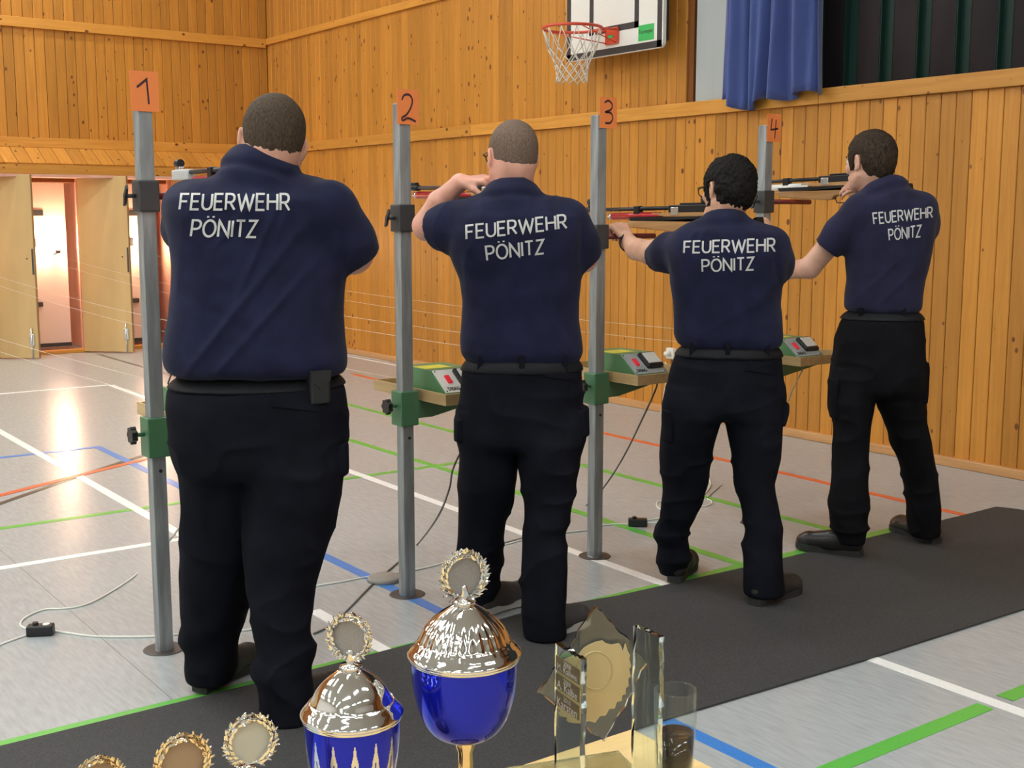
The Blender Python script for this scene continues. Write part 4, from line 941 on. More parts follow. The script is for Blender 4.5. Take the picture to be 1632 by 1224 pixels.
GL = {'F': (.50, [[(0, 0), (0, 1), (.5, 1)], [(0, .52), (.42, .52)]]), 'E': (.50, [[(.5, 0), (0, 0), (0, 1), (.5, 1)], [(0, .52), (.44, .52)]]),
      'U': (.58, [[(0, 1), (0, .32), (.04, .16), (.15, .04), (.29, 0), (.43, .04), (.54, .16), (.58, .32), (.58, 1)]]),
      'R': (.55, [[(0, 0), (0, 1), (.30, 1), (.44, .95), (.51, .84), (.51, .66), (.44, .53), (.30, .47), (0, .47)], [(.26, .47), (.55, 0)]]),
      'W': (.98, [[(0, 1), (.24, 0), (.49, .92), (.74, 0), (.98, 1)]]), 'H': (.60, [[(0, 0), (0, 1)], [(.60, 0), (.60, 1)], [(0, .52), (.60, .52)]]),
      'P': (.52, [[(0, 0), (0, 1), (.30, 1), (.44, .95), (.52, .83), (.52, .66), (.44, .52), (.30, .46), (0, .46)]]), 'N': (.62, [[(0, 0), (0, 1), (.62, 0), (.62, 1)]]),
      'I': (.04, [[(.02, 0), (.02, 1)]]), 'T': (.54, [[(0, 1), (.54, 1)], [(.27, 1), (.27, 0)]]), 'Z': (.54, [[(.02, 1), (.53, 1), (0, 0), (.54, 0)]]),
      'O': (.74, [])}
def lettering(word, quad, bvh, shirt):
    tl, tr, bl, br = [np.array(q, float) for q in quad]; gap = .20; x = 0; b = B()
    items = []
    for ch in word:
        base = 'O' if ch == 'Ö' else ch; wd, st = GL[base]
        if base == 'O': st = [([(.37+.37*math.cos(a), .5+.5*math.sin(a)) for a in np.linspace(0, 2*math.pi, 25)[:-1]], True)]
        else: st = [(s_, False) for s_ in st]
        if ch == 'Ö': st += [([(.20, 1.17), (.20, 1.27)], False), ([(.54, 1.17), (.54, 1.27)], False)]
        items.append((x, st)); x += wd+gap
    tot = x-gap
    def to(u, v):
        u = (u)/tot; pxy = tl*(1-u)*v+tr*u*v+bl*(1-u)*(1-v)+br*u*(1-v); dv = unit(ray(*pxy)); h_ = bvh.ray_cast(Vector(EYE), Vector(dv))
        if h_[0] is None: return tuple(EYE+dv*4)
        return tuple(np.array(h_[0])-dv*.0022)
    for x0, st in items:
        for s_, closed in st:
            p = [(x0+a, c) for a, c in s_]; dn = []
            for i in range(len(p) if closed else len(p)-1):
                a, c = np.array(p[i]), np.array(p[(i+1) % len(p)]); nn = max(1, int(np.linalg.norm(c-a)/.12))
                for k in range(nn): dn.append(tuple(a+(c-a)*k/nn))
            if not closed: dn.append(p[-1])
            # rounded direction changes are fine at this size; ribbons follow the cloth
            stroke(b, dn, .140, to, closed)
    b.build('print_lettering', 'print', shirt)
def ell_b(s, c, r, n=12):
    return s.lathe([(max(1e-4, r[0]*math.sin(a)), -r[2]*math.cos(a)) for a in np.linspace(0, math.pi, n)], 16, tuple(c))
B.ellipsoid = ell_b
def glasses(p, m_='darkm'):
    T = p['T']; b = B()
    for q in (-1, 1):
        ring = [tuple(T(q*.032+.0235*math.cos(a), .112-.006*abs(math.cos(a)), .002+.017*math.sin(a))) for a in np.linspace(0, 2*math.pi, 25)[:-1]]
        b.tube(ring, .0019, 6, True); b.tube([tuple(T(q*.055, .107, .006)), tuple(T(q*.074, .085, .010)), tuple(T(q*.083, .0, .010)), tuple(T(q*.082, -.016, -.004))], .0022, 6)
    b.tube([tuple(T(-.009, .112, .006)), tuple(T(.009, .112, .006))], .0018, 6); fr = b.build('glasses', m_, p['root'])
    for q in (-1, 1):
        ring = [tuple(T(q*.032+.022*math.cos(a), .1115-.006*abs(math.cos(a)), .002+.0155*math.sin(a))) for a in np.linspace(0, 2*math.pi, 25)[:-1]]
        B().add(ring, [tuple(range(24))]).build('lens', 'glass', fr)

Zr = (.15, .25, .15)
# --- heavy man, left
gp = np.array
p1 = make_person(dict(h=3.5, bear=R(24), root=(1.42, 3.33), seed=3, label='heavy broad man at far left aiming, black pouch on his belt', skin='skin1', hairm='hair1', shirtm='shirt', pantsm='pants',
    head=dict(c=(434, 226, .03), yaw=20, roll=9, pitch=-4, s=1.10, hair=.0045, nape=-.082, burn=-.02, hn=.0008), neck=((424, 282, .03), .073), hip=(412, 640), core=.13,
    torso=[(274, 388, 466, .02, .7), (282, 345, 505, .02, .62), (291, 305, 535, .02, .55), (303, 282, 553, .01, .55), (318, 270, 562), (345, 267, 566), (385, 271, 564), (420, 276, 556, 0, .66), (460, 275, 549, 0, .72), (500, 272, 548, 0, .78), (540, 267, 551, 0, .80), (564, 266, 553, 0, .82), (580, 269, 552, 0, .82), (590, 277, 548, 0, .80), (596, 292, 535, 0, .74)],
    te=2.5, wr=.007, rho=.60, collar=dict(c=(421, 257, .02), r=46, tilt=.28, side=.20, n=4),
    folds=[((455, 300), (375, 480), .010, .009), ((500, 340), (300, 590), .011, .011), ((430, 290), (345, 390), .009, .008), ((520, 400), (340, 600), .010, .012), ((545, 360), (552, 430), -.010, .010), ((320, 285), (300, 345), .005, .008), ((300, 470), (480, 585), -.004, .02), ((480, 285), (440, 380), .005, .008)],
    arms=[dict(pts=[(312, 325, .0, .060), (292, 372, .28, .052), (330, 330, .45, .036)], sleeve=[(312, 334, .0, 45), (297, 366, .22, 42)], k=.04, hand=(gp((1.665, 3.64, 1.500)), (.1, .9, .15), (0.05, 0, 1), (.25, .35, .3), 1)),
          dict(pts=[(530, 330, -.05, .062), (562, 404, .02, .058), (520, 330, .22, .036)], sleeve=[(525, 330, -.05, 43), (556, 384, .0, 40), (565, 404, .03, 36)], k=.04, hand=(gp((1.75, 3.42, 1.52)), (-.4, .8, .2), (-1, -.2, 0), (.5, .6, .4), -1))],
    pelvis=[(596, 276, 548, 0, .78), (618, 270, 550, 0, .80), (645, 267, 554), (680, 271, 554), (720, 279, 551), (752, 289, 549)], prho=.82,
    legl=[(670, 272, 425), (740, 287, 422, .01), (800, 290, 412, .03), (860, 290, 408, .05), (910, 289, 403, .07), (950, 288, 397, .10), (975, 290, 392, .11), (990, 292, 388, .11), (1003, 288, 383, .12), (1016, 290, 379, .12), (1028, 297, 378, .12), (1058, 299, 377, .12), (1084, 301, 370, .12)],
    legr=[(670, 405, 553), (740, 390, 550, -.01), (800, 388, 541, -.02), (850, 389, 530, -.04), (900, 392, 514, -.06), (940, 396, 501, -.08), (970, 400, 497, -.09), (1010, 403, 496, -.1), (1028, 407, 501, -.1), (1044, 410, 504, -.1), (1060, 401, 499, -.11), (1072, 398, 498, -.11), (1090, 408, 499, -.12), (1120, 411, 500, -.12), (1146, 412, 502, -.12)],
    feet=((325, 1090), (455, 1160)), belt=602, loops=[(300, 0), (318, 0), (372, 0), (462, 0)], pockets=[(540, 700, 752, 14, 0)],
    shoes=[(310, 1107, 410, 1052, 'shoedull', 'sole'), (440, 1160, 500, 1125, 'shoedull', 'sole')], shoelen=.31,
    **{'print': [('FEUERWEHR', ((289, 309), (461, 309), (286, 333.5), (461, 335))), ('PÖNITZ', ((307.5, 351), (410, 352), (304, 376.5), (408, 378)))]}))
# --- shaved head, second
p2 = make_person(dict(h=4.2, bear=R(36), root=(2.47, 3.40), seed=9, label='man with shaved greying head and glasses, left hand raised at his cheek', skin='skin2', hairm='hair2', shirtm='shirt', pantsm='pants',
    head=dict(c=(816, 250, .04), yaw=16, roll=3, pitch=-3, s=1.03, hair=.0028, nape=-.066, burn=-.015, hn=.0004), neck=((818, 312, .03), .064), hip=(832, 600), core=.12,
    torso=[(302, 786, 850, .02, .8), (309, 768, 872, .02, .7), (317, 752, 897, .01, .6), (328, 735, 921, 0, .58), (345, 722, 934), (370, 712, 938), (392, 713, 935), (418, 720, 929), (445, 731, 925), (480, 737, 922), (510, 736, 922), (540, 734, 927), (560, 736, 929), (573, 743, 924), (581, 752, 914)],
    rho=.66, wr=.005, collar=dict(c=(818, 303, .02), r=36, tilt=.36, side=0, n=4),
    folds=[((930, 330), (925, 420), -.008, .010), ((735, 400), (760, 470), .005, .012)],
    arms=[dict(pts=[(745, 345, .02, .055), (681, 360, .14, .052), (700, 322, .10, .040), (733, 291, .06, .029)], sleeve=[(748, 352, .0, 33), (715, 360, .03, 34), (693, 366, .06, 32)], k=.04, hand=(P(735, 290, 4.25), P(768, 288, 4.24)-P(735, 290, 4.25), (.1, .3, -1), (.9, .7, .4), 1)),
          dict(pts=[(905, 345, 0, .055), (930, 412, .04, .047), (890, 330, .32, .034)], sleeve=[(903, 348, 0, 33), (920, 392, .02, 32), (928, 410, .04, 28)], k=.04, hand=(gp((2.76, 3.58, 1.47)), (-.3, .8, .3), (-1, 0, 0), (.5, .6, .4), -1))],
    pelvis=[(566, 742, 925, 0, .72), (590, 736, 927), (620, 733, 929), (650, 730, 931), (685, 729, 931), (712, 731, 930)],
    legl=[(660, 729, 830), (700, 730, 824, .02), (725, 732, 823, .02), (760, 732, 825, .04), (800, 729, 818, .06), (830, 728, 808, .08), (870, 727, 803, .10), (907, 727, 801, .12), (935, 735, 796, .13), (968, 746, 790, .14)],
    legr=[(660, 820, 931), (700, 823, 930, -.02), (725, 824, 925, -.03), (760, 829, 921, -.04), (800, 834, 915, -.06), (830, 835, 908, -.08), (852, 834, 902, -.09), (880, 831, 905, -.10), (907, 829, 906, -.11), (950, 829, 904, -.12), (975, 829, 901, -.13), (1000, 832, 902, -.13), (1014, 834, 903, -.13)],
    feet=((765, 975), (850, 1020)), belt=580, loops=[(765, 0), (832, 0), (900, 0)], pockets=[(925, 648, 692, 14, 0), (734, 662, 700, 10, 0)],
    shoes=[(755, 984, 815, 962, 'shoegrey', 'solewhite'), (846, 1024, 925, 992, 'shoegrey', 'solewhite')], lace='lace',
    **{'print': [('FEUERWEHR', ((743, 359.6), (901.5, 342), (743.4, 381), (903, 363.7))), ('PÖNITZ', ((774, 393), (866, 382), (776.6, 415), (866.5, 403.8)))]}))
glasses(p2)
# --- dark hair, third
p3 = make_person(dict(h=4.6, bear=R(46), root=(3.36, 3.26), seed=15, label='dark haired bearded man with glasses and wristwatch aiming at pole 3', skin='skin3', hairm='hair3', shirtm='shirt', pantsm='pants',
    head=dict(c=(1160, 304, .05), yaw=8, roll=8, pitch=-6, s=1.02, hair=.014, nape=-.090, burn=-.045, hn=.0035, hf=130, front=.058), neck=((1152, 352, .04), .058), hip=(1160, 600), core=.11,
    torso=[(343, 1130, 1186, .02, .8), (350, 1112, 1205, .02, .7), (358, 1096, 1224, .01, .62), (370, 1082, 1242), (388, 1072, 1252), (410, 1067, 1257), (435, 1069, 1252), (458, 1071, 1244), (485, 1073, 1242), (512, 1073, 1244), (535, 1073, 1247), (547, 1079, 1245), (556, 1090, 1236)],
    rho=.66, wr=.005, collar=dict(c=(1156, 348, .02), r=30, tilt=.36, side=0, n=4),
    folds=[((1110, 365), (1095, 400), .006, .010), ((1130, 358), (1110, 395), .006, .008), ((1235, 385), (1240, 450), -.008, .010), ((1230, 470), (1100, 545), .003, .014)],
    arms=[dict(pts=[(1102, 386, .0, .052), (1040, 403, .24, .050), (1014, 397, .42, .044), (1001, 385, .54, .031)], sleeve=[(1105, 392, .0, 28), (1066, 403, .14, 29), (1046, 410, .22, 26)], k=.035, hs=1.08, hand=(P(1000, 379, 5.10), gp((.16, .80, .50)), (.05, .35, -.9), (.85, 1.1, .8), 1, 1.3)),
          dict(pts=[(1230, 388, -.02, .052), (1240, 432, .04, .046), (1215, 360, .34, .032)], sleeve=[(1230, 390, -.02, 28), (1237, 420, .02, 26), (1240, 434, .04, 22)], k=.035, hand=(gp((3.60, 3.38, 1.40)), (-.4, .8, .1), (-1, -.2, 0), (.5, .6, .4), -1))],
    pelvis=[(546, 1086, 1242, 0, .72), (565, 1078, 1244), (588, 1069, 1246), (620, 1063, 1248), (645, 1058, 1248), (664, 1057, 1248)],
    legl=[(620, 1061, 1157), (660, 1058, 1152, .01), (704, 1055, 1139, .03), (740, 1054, 1131, .05), (780, 1056, 1122, .07), (809, 1056, 1114, .09), (828, 1052, 1107, .11), (844, 1041, 1099, .13), (855, 1038, 1098, .13), (868, 1046, 1101, .14), (890, 1045, 1102, .14), (905, 1050, 1096, .15), (915, 1054, 1092, .15)],
    legr=[(620, 1150, 1248), (660, 1153, 1247, -.01), (704, 1161, 1246, -.03), (730, 1166, 1245, -.04), (770, 1171, 1233, -.06), (790, 1177, 1235, -.07), (810, 1181, 1239, -.08), (844, 1187, 1246, -.10), (860, 1184, 1246, -.10), (880, 1182, 1246, -.11), (917, 1184, 1248, -.13), (947, 1186, 1249, -.14)],
    feet=((1070, 925), (1215, 962)), belt=559, loops=[(1103, 0), (1160, 0), (1222, 0)], pockets=[(1243, 640, 675, 14, 0), (1064, 650, 700, 9, 0)],
    shoes=[(1072, 931, 1098, 900, 'shoedull', 'sole'), (1196, 967, 1276, 938, 'shoedull', 'sole')],
    **{'print': [('FEUERWEHR', ((1091, 385), (1235, 380), (1090, 403), (1235, 401))), ('PÖNITZ', ((1119, 414.5), (1201, 410), (1119.5, 433), (1201, 430)))]}))
glasses(p3)
# --- tall man, right
p4 = make_person(dict(h=5.2, bear=R(52), root=(4.44, 3.32), seed=27, label='tall slim man at far right aiming, face in profile', skin='skin4', hairm='hair4', shirtm='shirt4', pantsm='pants4',
    head=dict(c=(1386, 258, .04), yaw=4, roll=3, pitch=-4, s=1.04, hair=.011, nape=-.078, burn=-.035, hn=.002, hf=150, front=.05, thin=.93), neck=((1406, 300, .03), .054), hip=(1410, 530), core=.10,
    torso=[(296, 1388, 1434, .02, .8), (303, 1374, 1456, .02, .7), (312, 1362, 1474, .01, .62), (325, 1354, 1484), (345, 1349, 1489), (370, 1347, 1486), (395, 1347, 1481), (420, 1348, 1476), (445, 1350, 1470), (470, 1347, 1467), (488, 1346, 1466), (498, 1350, 1462)],
    rho=.72, wr=.005, collar=dict(c=(1408, 297, .02), r=29, tilt=.30, side=-.28, n=3),
    folds=[((1450, 400), (1350, 490), .004, .010), ((1470, 420), (1390, 495), .004, .010), ((1365, 350), (1352, 400), -.006, .010)],
    arms=[dict(pts=[(1370, 335, -.02, .050), (1290, 427, .08, .046), (1258, 431, .28, .038), (1236, 434, .42, .029)], sleeve=[(1372, 336, -.02, 26), (1340, 372, .0, 24), (1317, 397, .02, 22)], k=.035, hand=(P(1232, 434, 5.68), (-.3, 1, -.1), (.2, 0, -1), (.5, .5, .4), 1)),
          dict(pts=[(1470, 330, -.02, .050), (1476, 366, .06, .044), (1420, 330, .20, .036), (1385, 305, .20, .028)], sleeve=[(1466, 332, -.02, 26), (1470, 358, .02, 24), (1472, 372, .03, 20)], k=.035, hs=.9, hand=(P(1386, 306, 5.36), P(1364, 297, 5.34)-P(1386, 306, 5.36), (-.1, .8, -.5), (.7, .7, .4), -1))],
    pelvis=[(494, 1347, 1469, 0, .72), (512, 1340, 1470), (538, 1331, 1471), (577, 1326, 1472), (600, 1323, 1473), (628, 1322, 1474)], prho=.78,
    legl=[(590, 1323, 1402), (640, 1321, 1395, -.01), (673, 1329, 1389, -.03), (700, 1330, 1386, -.04), (730, 1330, 1384, -.05), (770, 1325, 1383, -.07), (810, 1322, 1383, -.08), (830, 1322, 1383, -.09), (845, 1328, 1382, -.09), (866, 1336, 1379, -.1)],
    legr=[(590, 1393, 1474), (640, 1397, 1474, .01), (673, 1408, 1475, .02), (701, 1419, 1484, .03), (743, 1434, 1491, .05), (780, 1442, 1496, .07), (809, 1446, 1499, .08), (830, 1449, 1499, .09), (854, 1452, 1498, .10)],
    feet=((1360, 885), (1480, 865)), belt=501, loops=[(1372, 0), (1440, 0)], pockets=[(1328, 600, 665, 9, 0), (1470, 575, 640, 9, 0)],
    shoes=[(1380, 888, 1275, 872, 'shoe', 'sole'), (1499, 868, 1432, 846, 'shoe', 'sole')],
    **{'print': [('FEUERWEHR', ((1391, 340), (1486, 330), (1393, 357), (1486, 346.5))), ('PÖNITZ', ((1416, 366), (1468, 359), (1417.5, 383), (1467, 377)))]}))
# short beard of the third man
def beard(p, m_):
    o, Rm, s = p['o'], p['Rm'], p['s']; Fb = Field(o-.16*s, o+.15*s, .0042)
    face_prims(Fb, o, Rm, s)
    X, Y, Z = [g.astype(float) for g in np.meshgrid(*Fb.ax, indexing='ij', sparse=True)]
    ly = ((X-o[0])*Rm[0, 1]+(Y-o[1])*Rm[1, 1]+(Z-o[2])*Rm[2, 1])/s; lz = ((X-o[0])*Rm[0, 2]+(Y-o[1])*Rm[1, 2]+(Z-o[2])*Rm[2, 2])/s
    top = np.interp(ly, [-.01, .03, .07, .10], [-.015, -.050, -.066, -.070])
    d = np.maximum(np.maximum(Fb.d-.0022, (lz-top)*s), np.maximum((-.004-ly)*s, (-.122-lz)*s)).astype(np.float32)
    V, Q, E = Fb.mesh(d, smooth=1); npmesh('beard', V, Q, m_, p['root'])
beard(p3, 'hair3')
# wristwatch of the third man
a_, b_ = P(1014, 397, 5.02), P(1001, 385, 5.14); u = unit(b_-a_); c = P(1001.5, 386, 5.11); T2 = Matrix.Translation(c) @ Vector(u).to_track_quat('Z', 'Y').to_matrix().to_4x4()
wt = B().lathe([(.0360, -.012), (.0410, -.012), (.0400, .012), (.0350, .012)], 28, T=T2, closed=True).build('watch_strap', 'black', p3['root'])
vv = Vector(unit(EYE-c)); n_ = unit(np.array(vv)-u*np.dot(vv, u)); T3 = Matrix.Translation(c+n_*.038) @ Vector(n_).to_track_quat('Z', 'Y').to_matrix().to_4x4()
B().lathe([(.001, .008), (.016, .008), (.019, .005), (.019, -.004), (.001, -.004)], 24, T=T3).build('watch_case', 'darkm', wt)
# pouch and key loop on the heavy man's belt
c = P(507, 612, 3.5); hit = None
def surf(px, py, p, h=3.5):
    dv = unit(ray(px, py)); best = None
    for o in [o for o in p['root'].children if o.type == 'MESH' and o.name.split('.')[0] in ('trousers', 'belt', 'shirt')]:
        bv = BVHTree.FromPolygons([tuple(v.co) for v in o.data.vertices], [tuple(q.vertices) for q in o.data.polygons]); r_ = bv.ray_cast(Vector(EYE), Vector(dv))
        if r_[0] is not None and (best is None or r_[3] < best[1]): best = (r_[0], r_[3])
    return np.array(best[0])
q = surf(505, 615, p1); T2 = Matrix.Translation(q) @ Matrix.Rotation(-R(24)+R(18), 4, 'Z')
B().box((-.030, -.030, -.048), (.030, .012, .046), .008, T=T2).build('belt_pouch', 'leather', p1['root'])
B().prism([(-.031, .047), (.031, .047), (.029, .020), (.0, -.006), (-.029, .020)], -.0335, -.030, 1, T2).build('pouch_flap', 'leather', [o for o in p1['root'].children if o.name.startswith('belt_pouch')][0])
q = P(274, 600, 3.55); B().tube(smooth_path([P(276, 588, 3.52), P(270, 605, 3.52), P(268, 612, 3.53), P(274, 614, 3.54), P(280, 610, 3.55)], 6), .0022, 6).build('key_strap', 'black', p1['root'])

def flap(p, quad, name, m_, h):
    tr = [o for o in p['root'].children if o.name.split('.')[0] == 'trousers'][0]
    bv = BVHTree.FromPolygons([tuple(v.co) for v in tr.data.vertices], [tuple(q.vertices) for q in tr.data.polygons]); tl, tr_, bl, br = [np.array(q, float) for q in quad]; nx, ny = 12, 3; F_, K_ = [], []
    for j in range(ny+1):
        for i in range(nx+1):
            u, v = i/nx, j/ny; q = tl*(1-u)*(1-v)+tr_*u*(1-v)+bl*(1-u)*v+br*u*v; dv = unit(ray(*q)); r_ = bv.ray_cast(Vector(EYE), Vector(dv)); b_ = np.array(r_[0]) if r_[0] is not None else P(q[0], q[1], h)
            F_.append(tuple(b_-dv*.005)); K_.append(tuple(b_+dv*.004))
    n = len(F_); fs = []
    for j in range(ny):
        for i in range(nx): a = j*(nx+1)+i; fs += [(a, a+1, a+nx+2, a+nx+1), (n+a+nx+1, n+a+nx+2, n+a+1, n+a)]
    rim = [i for i in range(nx+1)]+[(j+1)*(nx+1)-1 for j in range(1, ny+1)]+[ny*(nx+1)+i for i in range(nx-1, -1, -1)]+[j*(nx+1) for j in range(ny-1, 0, -1)]
    fs += [(rim[k], rim[(k+1) % len(rim)], n+rim[(k+1) % len(rim)], n+rim[k]) for k in range(len(rim))]
    B().add(F_+K_, fs).build(name, m_, tr)
flap(p1, ((432, 634), (508, 640), (433, 648), (508, 656)), 'pocket_flap', 'pants', 3.4)
flap(p2, ((866, 590), (917, 595), (867, 600), (918, 607)), 'pocket_flap', 'pants', 4.1)
flap(p3, ((1190, 582), (1238, 586), (1191, 591), (1240, 598)), 'pocket_flap', 'pants', 4.5)

# ================================================================== TABLE WITH THE PRIZES
TZ = .75
t = empty('table', (.3, .8, 0)); tag(t, 'light birch veneer table with trophies, its corner at the bottom edge', 'table')
B().box((-.80, .42, TZ-.028), (1.093, 1.207, TZ), .003).build('tabletop', 'table', t)
for x in (-.74, 1.03):
    for y in (.48, 1.147): B().box((x-.022, y-.022, 0), (x+.022, y+.022, TZ-.028), .003).build('leg', 'grime', t)
def leafshape(b, T, L_, Wd, curl):
    n = 6; vs = []
    for i in range(n+1):
        u = i/n; w_ = Wd*math.sin(math.pi*min(1, u*.92+.06))**.8*(1-u*.2); z = curl*u*u
        vs += [tuple(T @ Vector((u*L_, -w_, z))), tuple(T @ Vector((u*L_, 0, z+Wd*.55))), tuple(T @ Vector((u*L_, w_, z))), tuple(T @ Vector((u*L_, 0, z-Wd*.3)))]
    fs = [(4*i+k, 4*i+(k+1) % 4, 4*i+4+(k+1) % 4, 4*i+4+k) for i in range(n) for k in range(4)]
    b.add(vs, fs, False)
def medallion(parent, c, rad, yaw, tilt, rimm, discm, sharp=0):
    """laurel wreath round a plain disc, facing the shooters' table front"""
    T = Matrix.Translation(c) @ Matrix.Rotation(-yaw, 4, 'Z') @ Matrix.Rotation(R(90)-tilt, 4, 'X')       # local z = out of the face towards the viewer
    r0 = rad*.74
    bd = B().lathe([(.0001, .0015), (r0, .0015), (r0, -.0015), (.0001, -.0015)], 44, T=T); bd.sm = [False]*len(bd.sm); dsc = bd.build('disc', discm, parent)
    b = B(); b.lathe([(r0-.0012, -.002), (r0+.0010, .0026), (r0+.0022, .0012), (r0+.0015, -.002)], 44, T=T, closed=True)
    nl = 10
    for side in (-1, 1):
        for i in range(nl):
            a = R(-90)+side*R(10+166*i/nl)
            for j, (dr, tw) in enumerate(((.02, .55), (.06, .15), (.0, -.30))):
                a2 = a+side*R(j*5)
                p = Vector(((r0+dr*rad)*math.cos(a2), (r0+dr*rad)*math.sin(a2), .0012+j*.0012))
                leafshape(b, T @ Matrix.Translation(p) @ Matrix.Rotation(a2+side*(R(90)-tw-.25*sharp), 4, 'Z') @ Matrix.Rotation(random.uniform(-.7, .7), 4, 'X'), rad*(.34+.05*sharp), rad*.085, .003)
    o = b.build('wreath', rimm, parent); o['kind'] = 'stuff'; return T
def marble_base(b, r_, h_):
    b.lathe([(.0001, 0), (r_, 0), (r_, h_*.8), (r_*.94, h_), (.0001, h_)], 40)
M['marble'] = add_noise(mat('black_marble', (.03, .03, .03), .12), 12, (.012, .012, .013), (.06, .058, .056))
def cup(px, py_rim, h, rr, lidh, bowlh, label, facets, medal_px, medal_r, yaw):
    rim = P(px, py_rim, h); t = empty('lidded_trophy_cup'); tag(t, label, 'trophy', 'lidded blue trophy cups'); x, y = rim[0], rim[1]; zr = rim[2]-TZ
    b = B(); marble_base(b, .042, .035); b.build('base', 'marble', t)
    zb2 = zr-bowlh
    B().lathe([(.034, .035), (.034, .040), (.022, .048), (.013, .062), (.0095, zb2*.62), (.0085, zb2-.016), (.012, zb2-.006), (.010, zb2+.004)], 40, fn=lambda r_, z, a: (r_*(1+.05*math.cos(8*a)), z)).build('stem', 'goldrim', t)
    n = 420; prof = []
    for i in range(49):
        u = i/48; a = u*math.pi/2; prof.append((max(.008, rr*.97*(math.sin(a)**.62 if u > 0 else .01)), zb2+bowlh*(1-math.cos(a)**.9 if u < 1 else 1)))
    prof = [(rr*.16, zb2)]+[p for p in prof if p[0] > rr*.2]
    b = B(); m0 = len(prof)
    vs = []
    for i, (r_, z) in enumerate(prof):
        for k in range(n):
            a = 2*math.pi*k/n; q = r_
            vs.append((q*math.cos(a), q*math.sin(a), z))
    b.add(vs, [], True)
    for i in range(m0-1):
        for k in range(n):
            z = (prof[i][1]+prof[i+1][1])/2; u = (z-zb2)/bowlh; ph = (k+.5)/n*14; fr = abs((ph % 1)-.5)*2
            dia = facets and u < .96 and fr < .88*(1-max(0, u-.38)/.56)**1.3 if u < .94 else False
            dia = dia and not (u < .66 and fr < .14*(1-u))
            b.f.append((i*n+k, i*n+(k+1) % n, (i+1)*n+(k+1) % n, (i+1)*n+k)); b.mi.append(1 if dia else 0); b.sm.append(True)
    b.build('bowl', ['bluecup', 'silver'], t)
    B().lathe([(rr*.97, zr-.002), (rr*1.01, zr-.001), (rr*1.02, zr+.002), (rr*.99, zr+.004)], 64).build('rim', 'chrome', t)
    L_ = lidh; p = [(rr*1.035, zr+.003), (rr*1.04, zr+.0055), (rr*.98, zr+.010), (rr*.93, zr+.013), (rr*.86, zr+.10*L_+.012), (rr*.82, zr+.33*L_), (rr*.70, zr+.55*L_), (rr*.50, zr+.76*L_), (rr*.30, zr+.90*L_), (rr*.16, zr+.97*L_), (.0001, zr+L_)]
    p = [tuple(q)[:2] for q in smooth_path([(a, c_, 0) for a, c_ in p], 4)]
    def flut(r_, z, a):
        u = (z-zr)/L_
        k = math.exp(-((u-.52)/.22)**2)
        return (r_*(1+(.022 if not facets else .006)*k*math.cos((28 if not facets else 10)*a)), z)
    lid = B().lathe(p, 168, fn=flut).build('lid', 'chrome', t)
    T = Matrix.Translation((0, 0, 0))
    B().lathe([(.0001, zr+L_-.002), (.013, zr+L_-.001), (.012, zr+L_+.002), (.004, zr+L_+.004), (.0075, zr+L_+.009), (.004, zr+L_+.014), (.006, zr+L_+.017), (.0001, zr+L_+.021)], 24).build('finial', 'chrome', lid)
    mc = P(medal_px[0], medal_px[1], h)-np.array((x, y, TZ)); medallion(t, Vector((mc[0]*.3, mc[1]*.3, mc[2])), medal_r*S(medal_px[1], h), yaw, R(4), 'silver' if 0 else 'chrome', 'disc', 1 if not facets else 0)
    t.location = (x, y, TZ); return t
cup(740, 1046, 1.33, .0625, .064, .098, 'large blue trophy cup with fluted silver lid and laurel disc, second from left', False, (735, 918), 43, R(36-28))
cup(561, 1141, 1.26, .0535, .056, .105, 'smaller blue trophy cup with cut silver facets and domed silver lid', True, (557, 1015), 42, R(28+22))
def medal_trophy(px, py, h, rpx, yaw, rimm, discm, label):
    c = P(px, py, h); t = empty('medal_trophy'); tag(t, label, 'trophy', 'small laurel disc trophies')
    b = B(); marble_base(b, .030, .03); b.build('base', 'marble', t)
    zc = c[2]-TZ; rad = rpx*S(py, h)
    B().lathe([(.018, .03), (.016, .035), (.006, .045), (.005, zc-rad-.012), (.009, zc-rad-.005), (.005, zc-rad*.92), (.0001, zc-rad*.9)], 24).build('stem', rimm, t)
    medallion(t, Vector((0, 0, zc)), rad, yaw, R(6), rimm, discm); t.location = (c[0], c[1], TZ)
medal_trophy(398, 1180, 1.17, 47, R(8), 'chrome', 'disc_pale', 'small trophy with pale silvery disc in a laurel wreath, nearest the cups')
medal_trophy(290, 1213, 1.11, 50, R(6), 'medalgold', 'disc_gold', 'small trophy with bronze-toned disc in a laurel wreath, middle of three')
medal_trophy(156, 1243, 1.06, 44, R(2), 'medalgold', 'disc_gold', 'small golden laurel trophy at the left, only its top showing')

